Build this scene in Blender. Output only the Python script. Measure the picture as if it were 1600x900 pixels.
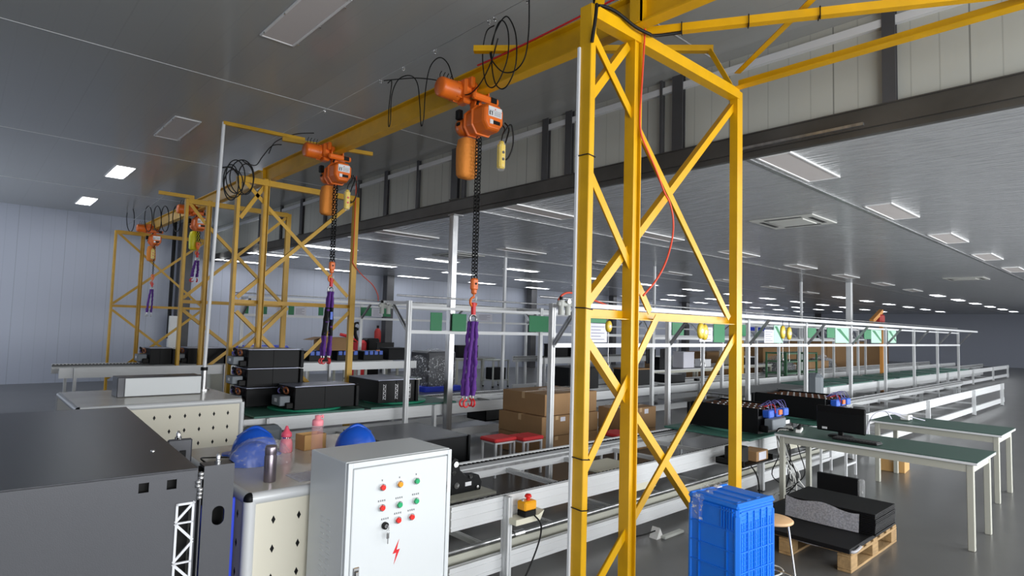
import bpy, bmesh, math, random
from mathutils import Vector, Matrix
random.seed(7)
SC = bpy.context.scene
for _o in list(bpy.data.objects): bpy.data.objects.remove(_o)

# ---------------------------------------------------------------- camera
CAMZ = 1.8; FPX = 943.84; PITCH = .0643943; YAW = .7404423; ROLL = .0274062
_cp, _sp, _cy, _sy = math.cos(PITCH), math.sin(PITCH), math.cos(YAW), math.sin(YAW)
FW = Vector((_sy*_cp, _cy*_cp, _sp)); _R = Vector((_cy, -_sy, 0)); _U = _R.cross(FW)
RT = _R*math.cos(ROLL) + _U*math.sin(ROLL); UP = _U*math.cos(ROLL) - _R*math.sin(ROLL)
cam = bpy.data.cameras.new('camera'); camo = bpy.data.objects.new('camera', cam)
SC.collection.objects.link(camo); SC.camera = camo
camo.matrix_world = Matrix(((RT.x, UP.x, -FW.x, 0), (RT.y, UP.y, -FW.y, 0), (RT.z, UP.z, -FW.z, CAMZ), (0, 0, 0, 1)))
cam.sensor_width = 36; cam.lens = FPX/1600*36; cam.clip_start = .05; cam.clip_end = 300

# ---------------------------------------------------------------- world, daylight, exposure
SC.view_settings.view_transform = 'Standard'; SC.view_settings.look = 'None'
SC.view_settings.gamma = 1; SC.view_settings.exposure = -0.12; SC.view_settings.use_curve_mapping = False
W = bpy.data.worlds.new('sky'); SC.world = W; W.use_nodes = True
W.node_tree.nodes['Background'].inputs[0].default_value = (.90, .95, 1, 1)
W.node_tree.nodes['Background'].inputs[1].default_value = 1.5

def area_light(name, loc, rot, sx, sy, power, col=(.93, .97, 1)):
    l = bpy.data.lights.new(name, 'AREA'); l.shape = 'RECTANGLE'; l.size = sx; l.size_y = sy; l.energy = power; l.color = col
    o = bpy.data.objects.new(name, l); SC.collection.objects.link(o); o.location = loc; o.rotation_euler = rot
    return o
R90 = math.pi/2
# daylight entering through the row of windows behind the photographer
area_light('daylight_south', (1.6, -3.9, 2.05), (R90, 0, 0), 7.4, 2.3, 530, (.97, .985, 1))
area_light('daylight_south_far', (13.0, -3.9, 1.75), (R90, 0, 0), 12.5, 1.9, 1150, (.97, .985, 1))
area_light('daylight_south_end', (30.0, -3.9, 1.75), (R90, 0, 0), 16, 1.9, 900, (.97, .985, 1))
area_light('west_fill_light', (-3.1, 16.5, 2.2), (R90, 0, -R90), 4.4, 2.2, 130, (.78, .86, 1))  # added bluish fill that lifts the end wall; its windows are unseen

# ---------------------------------------------------------------- materials
def sr(c):
    if isinstance(c, str): c = [int(c[i:i+2], 16)/255 for i in (0, 2, 4)]
    return tuple((x/12.92 if x <= .04045 else ((x+.055)/1.055)**2.4) for x in c)
MATS = {}
def mat(name, col, rough=.5, metal=0, emit=0, alpha=1, trans=0, bump=0, bscale=40, var=0, vscale=6, stretch=None, coat=0, ior=1.5):
    m = bpy.data.materials.new(name); m.use_nodes = True; nt = m.node_tree; b = nt.nodes['Principled BSDF']
    c = (*sr(col), 1)
    b.inputs['Base Color'].default_value = c; b.inputs['Roughness'].default_value = rough; b.inputs['Metallic'].default_value = metal
    b.inputs['Alpha'].default_value = alpha; b.inputs['Transmission Weight'].default_value = trans; b.inputs['IOR'].default_value = ior
    b.inputs['Coat Weight'].default_value = coat
    if emit: b.inputs['Emission Color'].default_value = c; b.inputs['Emission Strength'].default_value = emit
    if bump or var:
        tc = nt.nodes.new('ShaderNodeTexCoord'); mp = nt.nodes.new('ShaderNodeMapping'); nt.links.new(tc.outputs['Object'], mp.inputs[0])
        if stretch: mp.inputs['Scale'].default_value = stretch
        if bump:
            n = nt.nodes.new('ShaderNodeTexNoise'); n.inputs['Scale'].default_value = bscale; nt.links.new(mp.outputs[0], n.inputs['Vector'])
            bp = nt.nodes.new('ShaderNodeBump'); bp.inputs['Strength'].default_value = bump; bp.inputs['Distance'].default_value = .01
            nt.links.new(n.outputs['Fac'], bp.inputs['Height']); nt.links.new(bp.outputs[0], b.inputs['Normal'])
        if var:
            n = nt.nodes.new('ShaderNodeTexNoise'); n.inputs['Scale'].default_value = vscale; n.inputs['Detail'].default_value = 4
            nt.links.new(mp.outputs[0], n.inputs['Vector'])
            mx = nt.nodes.new('ShaderNodeMix'); mx.data_type = 'RGBA'; mx.blend_type = 'MULTIPLY'; mx.inputs['Factor'].default_value = 1
            mx.inputs['A'].default_value = c
            rp = nt.nodes.new('ShaderNodeMapRange'); rp.inputs[1].default_value = .3; rp.inputs[2].default_value = .7
            rp.inputs[3].default_value = 1-var; rp.inputs[4].default_value = 1+var
            nt.links.new(n.outputs['Fac'], rp.inputs[0]); nt.links.new(rp.outputs[0], mx.inputs['B'])
            nt.links.new(mx.outputs['Result'], b.inputs['Base Color'])
    if name in ('case_black', 'sheet_black', 'black', 'screen', 'black_cable', 'dark_clutter'): b.inputs['Specular IOR Level'].default_value = .22
    MATS[name] = m; return m

def ribbed(name, col, axis, pitch, rough=.3, metal=0, depth=.01, wob=.35, seams=1.0, strength=.35, lines=1.0, fq=5, fo=.5):
    """painted sheet-metal panels: fine ribs along one axis, panel joints, slightly wavy"""
    m = mat(name, col, rough, metal); nt = m.node_tree; b = nt.nodes['Principled BSDF']; L = nt.links.new
    tc = nt.nodes.new('ShaderNodeTexCoord'); sp = nt.nodes.new('ShaderNodeSeparateXYZ'); L(tc.outputs['Object'], sp.inputs[0])
    s = sp.outputs[axis]
    def math_(op, a, v=None, v2=None):
        n = nt.nodes.new('ShaderNodeMath'); n.operation = op
        L(a, n.inputs[0])
        if v is not None:
            if hasattr(v, 'links'): L(v, n.inputs[1])
            else: n.inputs[1].default_value = v
        return n.outputs[0]
    fr = math_('FRACT', math_('MULTIPLY', s, 1/pitch))
    groove = math_('LESS_THAN', fr, .05)
    fr2 = math_('FRACT', math_('MULTIPLY', s, 1/seams)); joint = math_('LESS_THAN', fr2, .012)
    no = nt.nodes.new('ShaderNodeTexNoise'); no.inputs['Scale'].default_value = 1.2; no.inputs['Detail'].default_value = 3
    mp = nt.nodes.new('ShaderNodeMapping'); sc = [fo, fo, fo]; sc[{'X': 0, 'Y': 1, 'Z': 2}[axis]] = fq
    mp.inputs['Scale'].default_value = sc; L(tc.outputs['Object'], mp.inputs[0]); L(mp.outputs[0], no.inputs['Vector'])
    h = math_('ADD', math_('MULTIPLY', groove, -.5), math_('MULTIPLY', joint, -1.2))
    h = math_('ADD', h, math_('MULTIPLY', no.outputs['Fac'], wob*4))
    bp = nt.nodes.new('ShaderNodeBump'); bp.inputs['Strength'].default_value = strength; bp.inputs['Distance'].default_value = depth
    L(h, bp.inputs['Height']); L(bp.outputs[0], b.inputs['Normal'])
    mx = nt.nodes.new('ShaderNodeMix'); mx.data_type = 'RGBA'; mx.inputs['A'].default_value = (*sr(col), 1)
    mx.inputs['B'].default_value = (*[c*.35 for c in sr(col)], 1)
    L(math_('MULTIPLY', math_('MAXIMUM', joint, math_('MULTIPLY', groove, .35)), .8*lines), mx.inputs['Factor']); L(mx.outputs['Result'], b.inputs['Base Color'])
    return m
ribbed('ceiling_high', 'a9aba9', 'X', .25, .2, 0, .003, .6, 1.0, .4, .12, 3, .4)
ribbed('ceiling_low', 'b6b8ba', 'X', .125, .17, .1, .012, .9, 1.0, .8, .5, 14, 1.6)
ribbed('wall_panel', 'b6b7af', 'Y', .2, .35, 0, .01, .1, 1.0)
ribbed('wall_panel_x', 'b0b6c4', 'X', .25, .4, 0, .01, .1, 1.0, .35, .5)
mat('floor', '5e5e5d', .28, bump=.04, bscale=6, var=.12, vscale=1.2)
mat('yellow', 'd4a000', .4, var=.08, vscale=5)
mat('yellow_dull', 'c2951c', .42, var=.1, vscale=5)  # duller yellow for the farther steelwork
mat('orange', 'dd6a1c', .35); mat('orange_cloth', 'e08a35', .8, bump=.5, bscale=25)
mat('black', '0a0a0a', .5); mat('black_cable', '161616', .5); mat('case_black', '0d0e10', .5)
mat('case_dark', '505155', .34, .35, bump=.04, bscale=200); mat('rubber', '222222', .8)
mat('lid_grey', '8f94a6', .35, .3); mat('steel', 'b9b9b9', .3, .9, var=.12, vscale=8)
mat('galv', 'a8a9aa', .3, .8, var=.25, vscale=5, stretch=(3, 3, .5)); mat('dark_steel', '54524e', .45, .4, var=.25, vscale=2)
mat('column_steel', '4d4d4f', .5, .2, var=.2, vscale=2)
mat('alu', 'd3d5d6', .36, .08); mat('alu_slot', '6f7172', .6); mat('white', 'dcdee0', .4); mat('cab_white', 'd2d6d7', .34)
mat('chrome', 'dcdcdc', .12, 1); mat('cream', 'ddd8c6', .42); mat('table_top', 'cfcabd', .22, .0, var=.06, vscale=3)
mat('beige_paint', 'b1b1a5', .5); mat('grey_paint', 'b9bcb6', .5); mat('blue_helmet', '1355c4', .28); mat('blue_crate', '0272e0', .45)
mat('blue_panel', '2140cf', .45); mat('green_plate', '3f6f62', .5, var=.1, vscale=8); mat('green_ring', '1f8565', .4)
mat('green_mat', '37574c', .42); mat('green_sign', '0e7a48', .5); mat('pale_green', 'a8d2bd', .4)
mat('paper', 'dcdce6', .6); mat('paper_ink', '8b8b99', .7); mat('carton', '9c7a54', .8, var=.06, vscale=4); mat('carton_dark', '8a6a45', .85)
mat('carton_light', 'c99d62', .75); mat('tape', 'c8a77c', .3); mat('wood', 'a08258', .75, var=.25, vscale=5, stretch=(1, 6, 6), bump=.3, bscale=20)
mat('red', 'd2242a', .4); mat('red_cushion', 'e0383c', .55, bump=.2, bscale=30); mat('red_hose', 'd8492a', .45)
mat('green_btn', '1ea468', .35); mat('amber_btn', 'f19a12', .35); mat('red_btn', 'e2271f', .35); mat('pink', 'ef8d98', .4); mat('pink_deep', 'e8566e', .4)
mat('purple', '5b2a86', .75, bump=.6, bscale=30); mat('copper', '8f5a3c', .4, .5); mat('cell_blue', '2f5fc9', .4)
mat('estop_yellow', 'f2a70c', .4); mat('hose_violet', '6d68a8', .45); mat('grey_motor', '6d747a', .5); mat('cream_plate', 'd9d6c2', .5)
mat('thermos', '8f858d', .28, .8); mat('screen', '0a0a0c', .4); mat('lamp_off', 'dcd5d2', .55); mat('lamp_white', 'f4f4f4', .4)
mat('lamp_on', 'f4f8ff', .5, emit=13); mat('ac_white', 'cfcfca', .5); mat('ac_dark', '3b3b3b', .6); mat('stool_wood', 'd9b184', .5)
mat('green_rack', '3d6a4c', .5); mat('dark_clutter', '151619', .6); mat('yellow_plastic', 'e2c23a', .35); mat('lime', 'd8d324', .45)
mat('flash', 'dcdde0', .3, .2); mat('roller', 'a9abac', .3, .7); mat('sheet_black', '0e0e10', .55); mat('keyboard', '1b1b1d', .5)
mat('window_frame', 'c9ccce', .5); mat('power_white', 'e6e6e2', .5); mat('orange_robot', 'e09a4a', .5); mat('brick_red', 'b02a24', .5)
def film(name, rough=.12, mixf=.35, col='ffffff', bump=1.0, bs=18, lo=.45, hi=.75, a0=None, a1=None):
    m = mat(name, col, rough, bump=bump, bscale=bs); nt = m.node_tree; b = nt.nodes['Principled BSDF']
    t = nt.nodes.new('ShaderNodeBsdfTransparent'); mx = nt.nodes.new('ShaderNodeMixShader')
    tc = nt.nodes.new('ShaderNodeTexCoord'); n = nt.nodes.new('ShaderNodeTexNoise'); n.inputs['Scale'].default_value = bs; n.inputs['Detail'].default_value = 5
    nt.links.new(tc.outputs['Object'], n.inputs['Vector'])
    r = nt.nodes.new('ShaderNodeMapRange'); r.inputs[1].default_value = lo; r.inputs[2].default_value = hi; r.inputs[3].default_value = mixf*.5 if a0 is None else a0; r.inputs[4].default_value = min(1, mixf*2) if a1 is None else a1
    nt.links.new(n.outputs['Fac'], r.inputs[0]); nt.links.new(r.outputs[0], mx.inputs[0])
    nt.links.new(t.outputs[0], mx.inputs[1]); nt.links.new(b.outputs[0], mx.inputs[2]); nt.links.new(mx.outputs[0], nt.nodes['Material Output'].inputs[0])
    return m
film('plastic_film', .1, .2, 'ffffff', 1.0, 34, .56, .72, .10, .34); film('wrap_film', .12, .35, 'e8ecf0', 1.5, 22, .56, .64, .12, .8); film('clear_pink', .1, .3, 'f2b3ba', 0, 3); film('foam_wrap', .35, .45, 'b9b9bf', .3, 70, .4, .6, .50, .72)

# ---------------------------------------------------------------- mesh helpers
def V(*a): return Vector(a)
def px(x, y, X=None, Y=None, Z=None):
    """a point of the place: where the line of sight through a photograph pixel meets a plane of the hall"""
    d = FW*FPX + RT*(x-800) - UP*(y-450)
    if X is not None: t = X/d.x
    elif Y is not None: t = Y/d.y
    else: t = (Z-CAMZ)/d.z
    return V(d.x*t, d.y*t, CAMZ+d.z*t)

class MB:
    def __init__(s, mats='white'):
        s.v = []; s.f = []; s.mi = []; s.sm = []; s.names = [mats] if isinstance(mats, str) else list(mats); s.cur = 0; s.smooth = False
    def m(s, name):
        if name not in s.names: s.names.append(name)
        s.cur = s.names.index(name); return s
    def add(s, vs, fs, smooth=False):
        n = len(s.v); s.v += [Vector(v) for v in vs]
        for f in fs: s.f.append([i+n for i in f]); s.mi.append(s.cur); s.sm.append(smooth)
        return s
    def box(s, x0, y0, z0, x1, y1, z1, c=0):
        if c:   # chamfered
            return s.rbox(V((x0+x1)/2, (y0+y1)/2, (z0+z1)/2), (abs(x1-x0), abs(y1-y0), abs(z1-z0)), c)
        vs = [(x, y, z) for x in (x0, x1) for y in (y0, y1) for z in (z0, z1)]
        return s.add(vs, [(0, 1, 3, 2), (4, 6, 7, 5), (0, 4, 5, 1), (2, 3, 7, 6), (0, 2, 6, 4), (1, 5, 7, 3)])
    def rbox(s, c, size, ch, M=None):
        hx, hy, hz = size[0]/2, size[1]/2, size[2]/2; ch = min(ch, hx*.95, hy*.95, hz*.95)
        vs = []; idx = {}
        for a in range(3):
            for sx in (-1, 1):
                for sy in (-1, 1):
                    for sz in (-1, 1):
                        p = [sx*(hx-ch), sy*(hy-ch), sz*(hz-ch)]; p[a] = (sx*hx, sy*hy, sz*hz)[a]
                        idx[(a, sx, sy, sz)] = len(vs); vs.append(p)
        fs = []
        for a in range(3):
            for sg in (-1, 1):
                o = [i for i in range(3) if i != a]; q = []
                for u, w in ((-1, -1), (1, -1), (1, 1), (-1, 1)):
                    t = [0, 0, 0]; t[a] = sg; t[o[0]] = u; t[o[1]] = w; q.append(idx[(a, *t)])
                fs.append(q)
        for a, b in ((0, 1), (0, 2), (1, 2)):
            c2 = 3-a-b
            for sa in (-1, 1):
                for sb in (-1, 1):
                    q = []
                    for ax, e in ((a, -1), (a, 1), (b, 1), (b, -1)):
                        t = [0, 0, 0]; t[a] = sa; t[b] = sb; t[c2] = e; q.append(idx[(ax, *t)])
                    fs.append(q)
        for sx in (-1, 1):
            for sy in (-1, 1):
                for sz in (-1, 1): fs.append([idx[(0, sx, sy, sz)], idx[(1, sx, sy, sz)], idx[(2, sx, sy, sz)]])
        c = Vector(c)
        return s.add([(c + (M @ Vector(v) if M else Vector(v))) for v in vs], fs)
    def frame(s, p0, p1, up=None):
        p0 = Vector(p0); p1 = Vector(p1); d = (p1-p0).normalized()
        up = Vector(up) if up else (V(0, 0, 1) if abs(d.z) < .95 else V(0, 1, 0))
        x = d.cross(up).normalized(); y = x.cross(d).normalized(); return p0, p1, x, y
    def sweep(s, p0, p1, prof, up=None, cap=True, smooth=False):
        """straight extrusion of a 2-D profile (side, up)"""
        p0, p1, x, y = s.frame(p0, p1, up); n = len(prof)
        vs = [p+x*a+y*b for p in (p0, p1) for a, b in prof]
        fs = [(i, (i+1) % n, n+(i+1) % n, n+i) for i in range(n)]
        s.add(vs, fs, smooth)
        if cap: s.add(vs, [list(range(n))[::-1], list(range(n, 2*n))])
        return s
    def beam(s, p0, p1, w, h, up=None):
        return s.sweep(p0, p1, [(-w/2, -h/2), (w/2, -h/2), (w/2, h/2), (-w/2, h/2)], up)
    def angle(s, p0, p1, w, t=.006, up=None, flip=1):
        a = w/2
        return s.sweep(p0, p1, [(-a*flip, -a), (a*flip, -a), (a*flip, -a+t), ((-a+t)*flip, -a+t), ((-a+t)*flip, a), (-a*flip, a)], up)
    def ibeam(s, p0, p1, w, h, t=.012, up=None):
        a, b = w/2, h/2
        return s.sweep(p0, p1, [(-a, -b), (a, -b), (a, -b+t), (t/2, -b+t*1.6), (t/2, b-t*1.6), (a, b-t), (a, b), (-a, b), (-a, b-t), (-t/2, b-t*1.6), (-t/2, -b+t*1.6), (-a, -b+t)], up)
    def profile(s, p0, p1, w=.04, h=.04, slots=(1, 1), up=None):
        """slotted aluminium extrusion; slots = number of slots on (side, top) faces"""
        a, b = w/2, h/2; d = .006; g = .005; pr = []
        def edge(pa, pb, n, inw):
            pa = Vector(pa); pb = Vector(pb); L = (pb-pa).length; u = (pb-pa)/L; inw = Vector(inw); pr.append(tuple(pa))
            for k in range(n):
                c = pa+u*(L*(k+.5)/n)
                for q in (c-u*g, c-u*g+inw*d, c+u*g+inw*d, c+u*g): pr.append(tuple(q))
        edge((-a, -b), (a, -b), slots[1], (0, 1)); edge((a, -b), (a, b), slots[0], (-1, 0))
        edge((a, b), (-a, b), slots[1], (0, -1)); edge((-a, b), (-a, -b), slots[0], (1, 0))
        return s.sweep(p0, p1, pr, up)
    def cyl(s, p0, p1, r0, r1=None, n=12, cap=True, smooth=True):
        r1 = r0 if r1 is None else r1; p0, p1, x, y = s.frame(p0, p1)
        vs = [p+(x*math.cos(2*math.pi*i/n)+y*math.sin(2*math.pi*i/n))*r for p, r in ((p0, r0), (p1, r1)) for i in range(n)]
        s.add(vs, [(i, (i+1) % n, n+(i+1) % n, n+i) for i in range(n)], smooth)
        if cap: s.add(vs, [list(range(n))[::-1], list(range(n, 2*n))])
        return s
    def tube(s, pts, r, n=6, spline=True, flat=1):
        pts = [Vector(p) for p in pts]
        if spline and len(pts) > 2:
            out = []
            for i in range(len(pts)-1):
                a, b, c, d = pts[max(i-1, 0)], pts[i], pts[i+1], pts[min(i+2, len(pts)-1)]
                for k in range(6):
                    t = k/6; out.append(.5*((2*b)+(c-a)*t+(2*a-5*b+4*c-d)*t*t+(3*b-a-3*c+d)*t**3))
            pts = out+[pts[-1]]
        vs = []; x = None; N = len(pts)
        for i, p in enumerate(pts):
            d = (pts[min(i+1, N-1)]-pts[max(i-1, 0)]).normalized()
            if x is None: x = d.cross(V(0, 0, 1) if abs(d.z) < .9 else V(1, 0, 0)).normalized()
            x = (x-d*x.dot(d)).normalized(); y = d.cross(x); rr = r(i/(N-1)) if callable(r) else r
            vs += [p+x*math.cos(2*math.pi*k/n)*rr+y*math.sin(2*math.pi*k/n)*rr*flat for k in range(n)]
        fs = [(i*n+k, i*n+(k+1) % n, (i+1)*n+(k+1) % n, (i+1)*n+k) for i in range(N-1) for k in range(n)]
        s.add(vs, fs, True); s.add(vs, [list(range(n))[::-1], list(range((N-1)*n, N*n))])
        return s
    def lathe(s, prof, c=(0, 0, 0), n=20, M=None, smooth=True):
        c = Vector(c); vs = []
        for r, z in prof:
            for k in range(n):
                p = V(r*math.cos(2*math.pi*k/n), r*math.sin(2*math.pi*k/n), z); vs.append(c+(M @ p if M else p))
        return s.add(vs, [(i*n+k, i*n+(k+1) % n, (i+1)*n+(k+1) % n, (i+1)*n+k) for i in range(len(prof)-1) for k in range(n)], smooth)
    def ring(s, c, R, r, ax=(0, 0, 1), n=16, m=6, a0=0, a1=2*math.pi):
        ax = Vector(ax).normalized(); x = ax.cross(V(1, 0, 0) if abs(ax.x) < .9 else V(0, 1, 0)).normalized(); y = ax.cross(x); c = Vector(c)
        full = abs(a1-a0-2*math.pi) < 1e-3
        pts = [c+(x*math.cos(a0+(a1-a0)*i/n)+y*math.sin(a0+(a1-a0)*i/n))*R for i in range(n+1)]
        return s.tube(pts, r, m, spline=False)
    def prism(s, poly, z0, z1, M=None, c=(0, 0, 0)):
        n = len(poly); c = Vector(c)
        vs = [V(x, y, z) for z in (z0, z1) for x, y in poly]; vs = [c+(M @ v if M else v) for v in vs]
        return s.add(vs, [(i, (i+1) % n, n+(i+1) % n, n+i) for i in range(n)]+[list(range(n))[::-1], list(range(n, 2*n))])
    def build(s, name, parent=None, world=False, bevel=0):
        me = bpy.data.meshes.new(name); org = V(0, 0, 0)
        if world:
            if parent is not None:
                q = parent
                while q is not None: org += q.location; q = q.parent
        me.from_pydata([tuple(v-org) for v in s.v], [], s.f)
        for n in s.names: me.materials.append(MATS[n])
        me.polygons.foreach_set('material_index', s.mi); me.polygons.foreach_set('use_smooth', s.sm)
        bm = bmesh.new(); bm.from_mesh(me); bmesh.ops.recalc_face_normals(bm, faces=bm.faces); bm.to_mesh(me); bm.free(); me.update()
        o = bpy.data.objects.new(name, me); SC.collection.objects.link(o); o.parent = parent
        if bevel:
            b = o.modifiers.new('bevel', 'BEVEL'); b.width = bevel; b.segments = 2; b.limit_method = 'ANGLE'; b.angle_limit = .6
        return o
def tag(o, label=None, cat=None, group=None, kind=None):
    if label: o['label'] = label
    if cat: o['category'] = cat
    if group: o['group'] = group
    if kind: o['kind'] = kind
    return o
def thing(name, label, cat, loc=(0, 0, 0), rz=0, group=None):
    o = bpy.data.objects.new(name, None); SC.collection.objects.link(o); o.location = loc; o.rotation_euler = (0, 0, rz)
    o.empty_display_size = .1
    return tag(o, label, cat, group)
def solo(mb, name, label, cat, group=None, loc=(0, 0, 0), rz=0, bevel=0):
    """a thing of one mesh, its origin at its base"""
    lo = mb.v and Vector((sum(v.x for v in mb.v)/len(mb.v), sum(v.y for v in mb.v)/len(mb.v), min(v.z for v in mb.v)))
    if tuple(loc) == (0, 0, 0):
        mb.v = [v-lo for v in mb.v]; loc = lo
    o = mb.build(name, None, bevel=bevel); o.location = loc; o.rotation_euler = (0, 0, rz)
    return tag(o, label, cat, group)
def struct(mb, name): return tag(mb.build(name), kind='structure')
def children(o): return [c for c in bpy.data.objects if c.parent is o]
def dup(root, loc, rz, label, group=None):
    r = root.copy(); SC.collection.objects.link(r); r.location = loc; r.rotation_euler = (0, 0, rz); tag(r, label, None, group)
    for ch in children(root):
        c = ch.copy(); SC.collection.objects.link(c); c.parent = r
        for g in children(ch):
            d = g.copy(); SC.collection.objects.link(d); d.parent = c
    return r
ORD = ['first', 'second', 'third', 'fourth', 'fifth', 'sixth', 'seventh', 'eighth', 'ninth', 'tenth', 'eleventh', 'twelfth', 'thirteenth', 'fourteenth', 'fifteenth', 'sixteenth']

# ---------------------------------------------------------------- the hall
XW = 5.7; YN = 20.0; YS = -4.0; XL = -3.2; XR = 52.0; ZH = 4.6; ZL = 3.56
struct(MB('floor').box(XL-.2, YS-.2, -.1, XR+.2, YN+.2, 0), 'floor')
struct(MB('ceiling_high').box(XL-.2, YS-.2, ZH, XW+.2, YN+.2, ZH+.1), 'ceiling')
struct(MB('ceiling_low').box(XW+.06, YS-.2, ZL, XR+.2, YN+.2, ZL+.1), 'ceiling')
mb = MB('wall_panel').box(XW, YS, 3.74, XW+.06, YN, ZH); struct(mb, 'wall_divider')
mb = MB('wall_panel_x').box(XL-.2, YN, 0, XR+.2, YN+.15, ZH); struct(mb, 'wall_north')
mb = MB('wall_panel_x').box(XR, YS, 0, XR+.15, YN, ZL); struct(mb, 'wall_east')
# walls with real window openings
def wall_with_windows(name, ax, const, a0, a1, ztop, wins, z0, z1, th):
    mb = MB('wall_panel_x')
    def bx(u0, u1, w0, w1):
        if ax == 'x': mb.box(u0, min(const, const+th), w0, u1, max(const, const+th), w1)
        else: mb.box(min(const, const+th), u0, w0, max(const, const+th), u1, w1)
    bx(a0, a1, 0, z0); bx(a0, a1, z1, ztop); p = a0
    for u0, u1 in wins: bx(p, u0, z0, z1); p = u1
    bx(p, a1, z0, z1); struct(mb, name)
ws = [(-2.1, 0.2), (0.5, 2.8), (3.1, 5.4)]; wl = [(6.8+k*2.2, 8.7+k*2.2) for k in range(20)]
wall_with_windows('wall_south', 'x', YS, XL-.2, XR+.2, ZH, ws+[w for w in wl if w[1] < XR], .9, 3.2, -.15)
ww = [(14.3, 16.3), (16.8, 18.8)]  # unseen openings added to match the west fill light
wall_with_windows('wall_west', 'y', XL, YS, YN, ZH, ww, 1.1, 3.3, -.15)
wi = 0
for ax, const, wins, z0, z1 in (('x', YS-.07, ws+[w for w in wl if w[1] < XR], .9, 3.2), ('y', XL-.07, ww, 1.1, 3.3)):
    for u0, u1 in wins:
        wi += 1; mb = MB('window_frame')
        for a, b, c, d in ((u0, u1, z0, z0+.05), (u0, u1, z1-.05, z1), (u0, u0+.05, z0, z1), (u1-.05, u1, z0, z1), ((u0+u1)/2-.025, (u0+u1)/2+.025, z0, z1)):
            if ax == 'x': mb.box(a, const-.03, c, b, const+.03, d)
            else: mb.box(const-.03, a, c, const+.03, b, d)
        struct(mb, 'window_%d' % wi)
# steel work of the dividing wall
mb = MB('dark_steel').box(XW-.03, YS, 3.60, XW+.06, YN, 3.775); mb.box(XW-.05, YS, 3.765, XW-.02, YN, 3.775); mb.box(XW-.0, YS, 3.545, XW+.06, YN, 3.6)
struct(mb, 'trim_1')
mb = MB('white').box(XW-.05, YS, 4.44, XW, YN, 4.51); struct(mb, 'trim_2')  # white strip stands in for a bright reflection along the wall top
mb = MB('galv').box(XW-.06, 1.75, 3.62, XW-.03, 2.9, 3.645)
solo(mb, 'cable_trunking', 'short bright metal trunking under the dark beam beside the right yellow post', 'trunking')
ci = 0
for k, (y, w) in enumerate([(1.55, .10), (3.58, .13), (3.79, .03), (5.18, .11), (5.60, .11), (7.60, .16), (7.37, .05), (8.65, .05), (9.69, .10), (10.72, .05), (12.2, .06), (13.4, .12), (14.6, .05), (16.0, .10), (-1.4, .16), (17.8, .06)]):
    mb = MB('column_steel').ibeam((XW-.03, y, 3.77), (XW-.03, y, ZH), w, .06, .01, up=(1, 0, 0))
    if w > .11 and y > 3.6: mb.m('dark_steel').box(XW-.08, y-w*.6, 3.775, XW-.02, y+w*.6, 3.79)
    struct(mb, 'trim_%d' % (k+3))
# panel joints of the ceilings
for k, y in enumerate((-1.25, 3.1, 7.44, 11.8, 16.1)):
    struct(MB('alu').box(XL, y-.006, ZH-.004, XW, y+.006, ZH), 'trim_%d' % (30+k))
for k, y in enumerate((-1.4, 2.86, 7.15, 11.4, 15.7)):
    struct(MB('galv').box(XW+.06, y-.022, ZL-.006, XR, y+.022, ZL), 'trim_%d' % (40+k))

# ---------------------------------------------------------------- lamps, air conditioners
def panel_lamp(x, y, z, along, on, label, group=None, sx=None, src={}):
    key = (along, on)
    if key in src: return dup(src[key], (x, y, z), 0, label, group)
    t = thing('ceiling_lamp', label, 'ceiling lamp', (x, y, z), 0, group); a, b = (1.3, .34) if along == 'x' else (.34, 1.25)
    m = MB('lamp_white')
    h = .014
    for x0, y0, x1, y1 in ((-a/2, -b/2, a/2, -b/2+.02), (-a/2, b/2-.02, a/2, b/2), (-a/2, -b/2, -a/2+.02, b/2), (a/2-.02, -b/2, a/2, b/2)): m.box(x0, y0, -h, x1, y1, 0)
    m.build('lamp_frame', t)
    MB('lamp_on' if on else 'lamp_off').box(-a/2+.02, -b/2+.02, -h+.006, a/2-.02, b/2-.02, -.004).build('diffuser', t)
    if (x, y) == (2.18, 5.35):
        c = MB('chrome')
        for sx_ in (-1, 1):
            for yy in (-.5, 0, .5): c.cyl((sx_*.17, yy, -.034), (sx_*.17, yy, -.02), .008, n=8)
        c.build('fixing_screw', t)
    src[key] = t; return t
panel_lamp(2.18, 5.35, ZH, 'y', False, 'unlit pale rectangular ceiling panel nearest the camera, top centre-left')
panel_lamp(2.22, 9.9, ZH, 'y', False, 'unlit ceiling panel lamp above the tall white pole, second from camera')
panel_lamp(2.15, 13.75, ZH, 'y', True, 'lit ceiling panel lamp at the left edge of the high bay')
panel_lamp(2.15, 17.9, ZH, 'y', True, 'lit ceiling panel lamp farthest back in the high bay')
yrows = [2.6, 6.45, 10.15, 13.5, 16.25, 19.0]
xcols = [6.44, 9.55, 12.7, 16.0, 19.2, 22.6, 26.0, 29.5, 33.0, 36.5, 40.0, 43.5, 47.0]
for r, y in enumerate(yrows):
    for c, x in enumerate(xcols):
        on = (y > 12 or x > 28)
        w1 = 'lit' if on else 'unlit'
        rowname = ['row nearest the camera', 'second row from the camera', 'third row from the camera', 'fourth row from the camera', 'fifth row from the camera', 'row along the back wall'][r]
        panel_lamp(x-(.3 if y > 14 else 0), y, ZL, 'x', on, '%s low-ceiling panel lamp, %s from the left in the %s' % (w1, ORD[c], rowname), 'panel lamps of the low ceiling')
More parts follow.
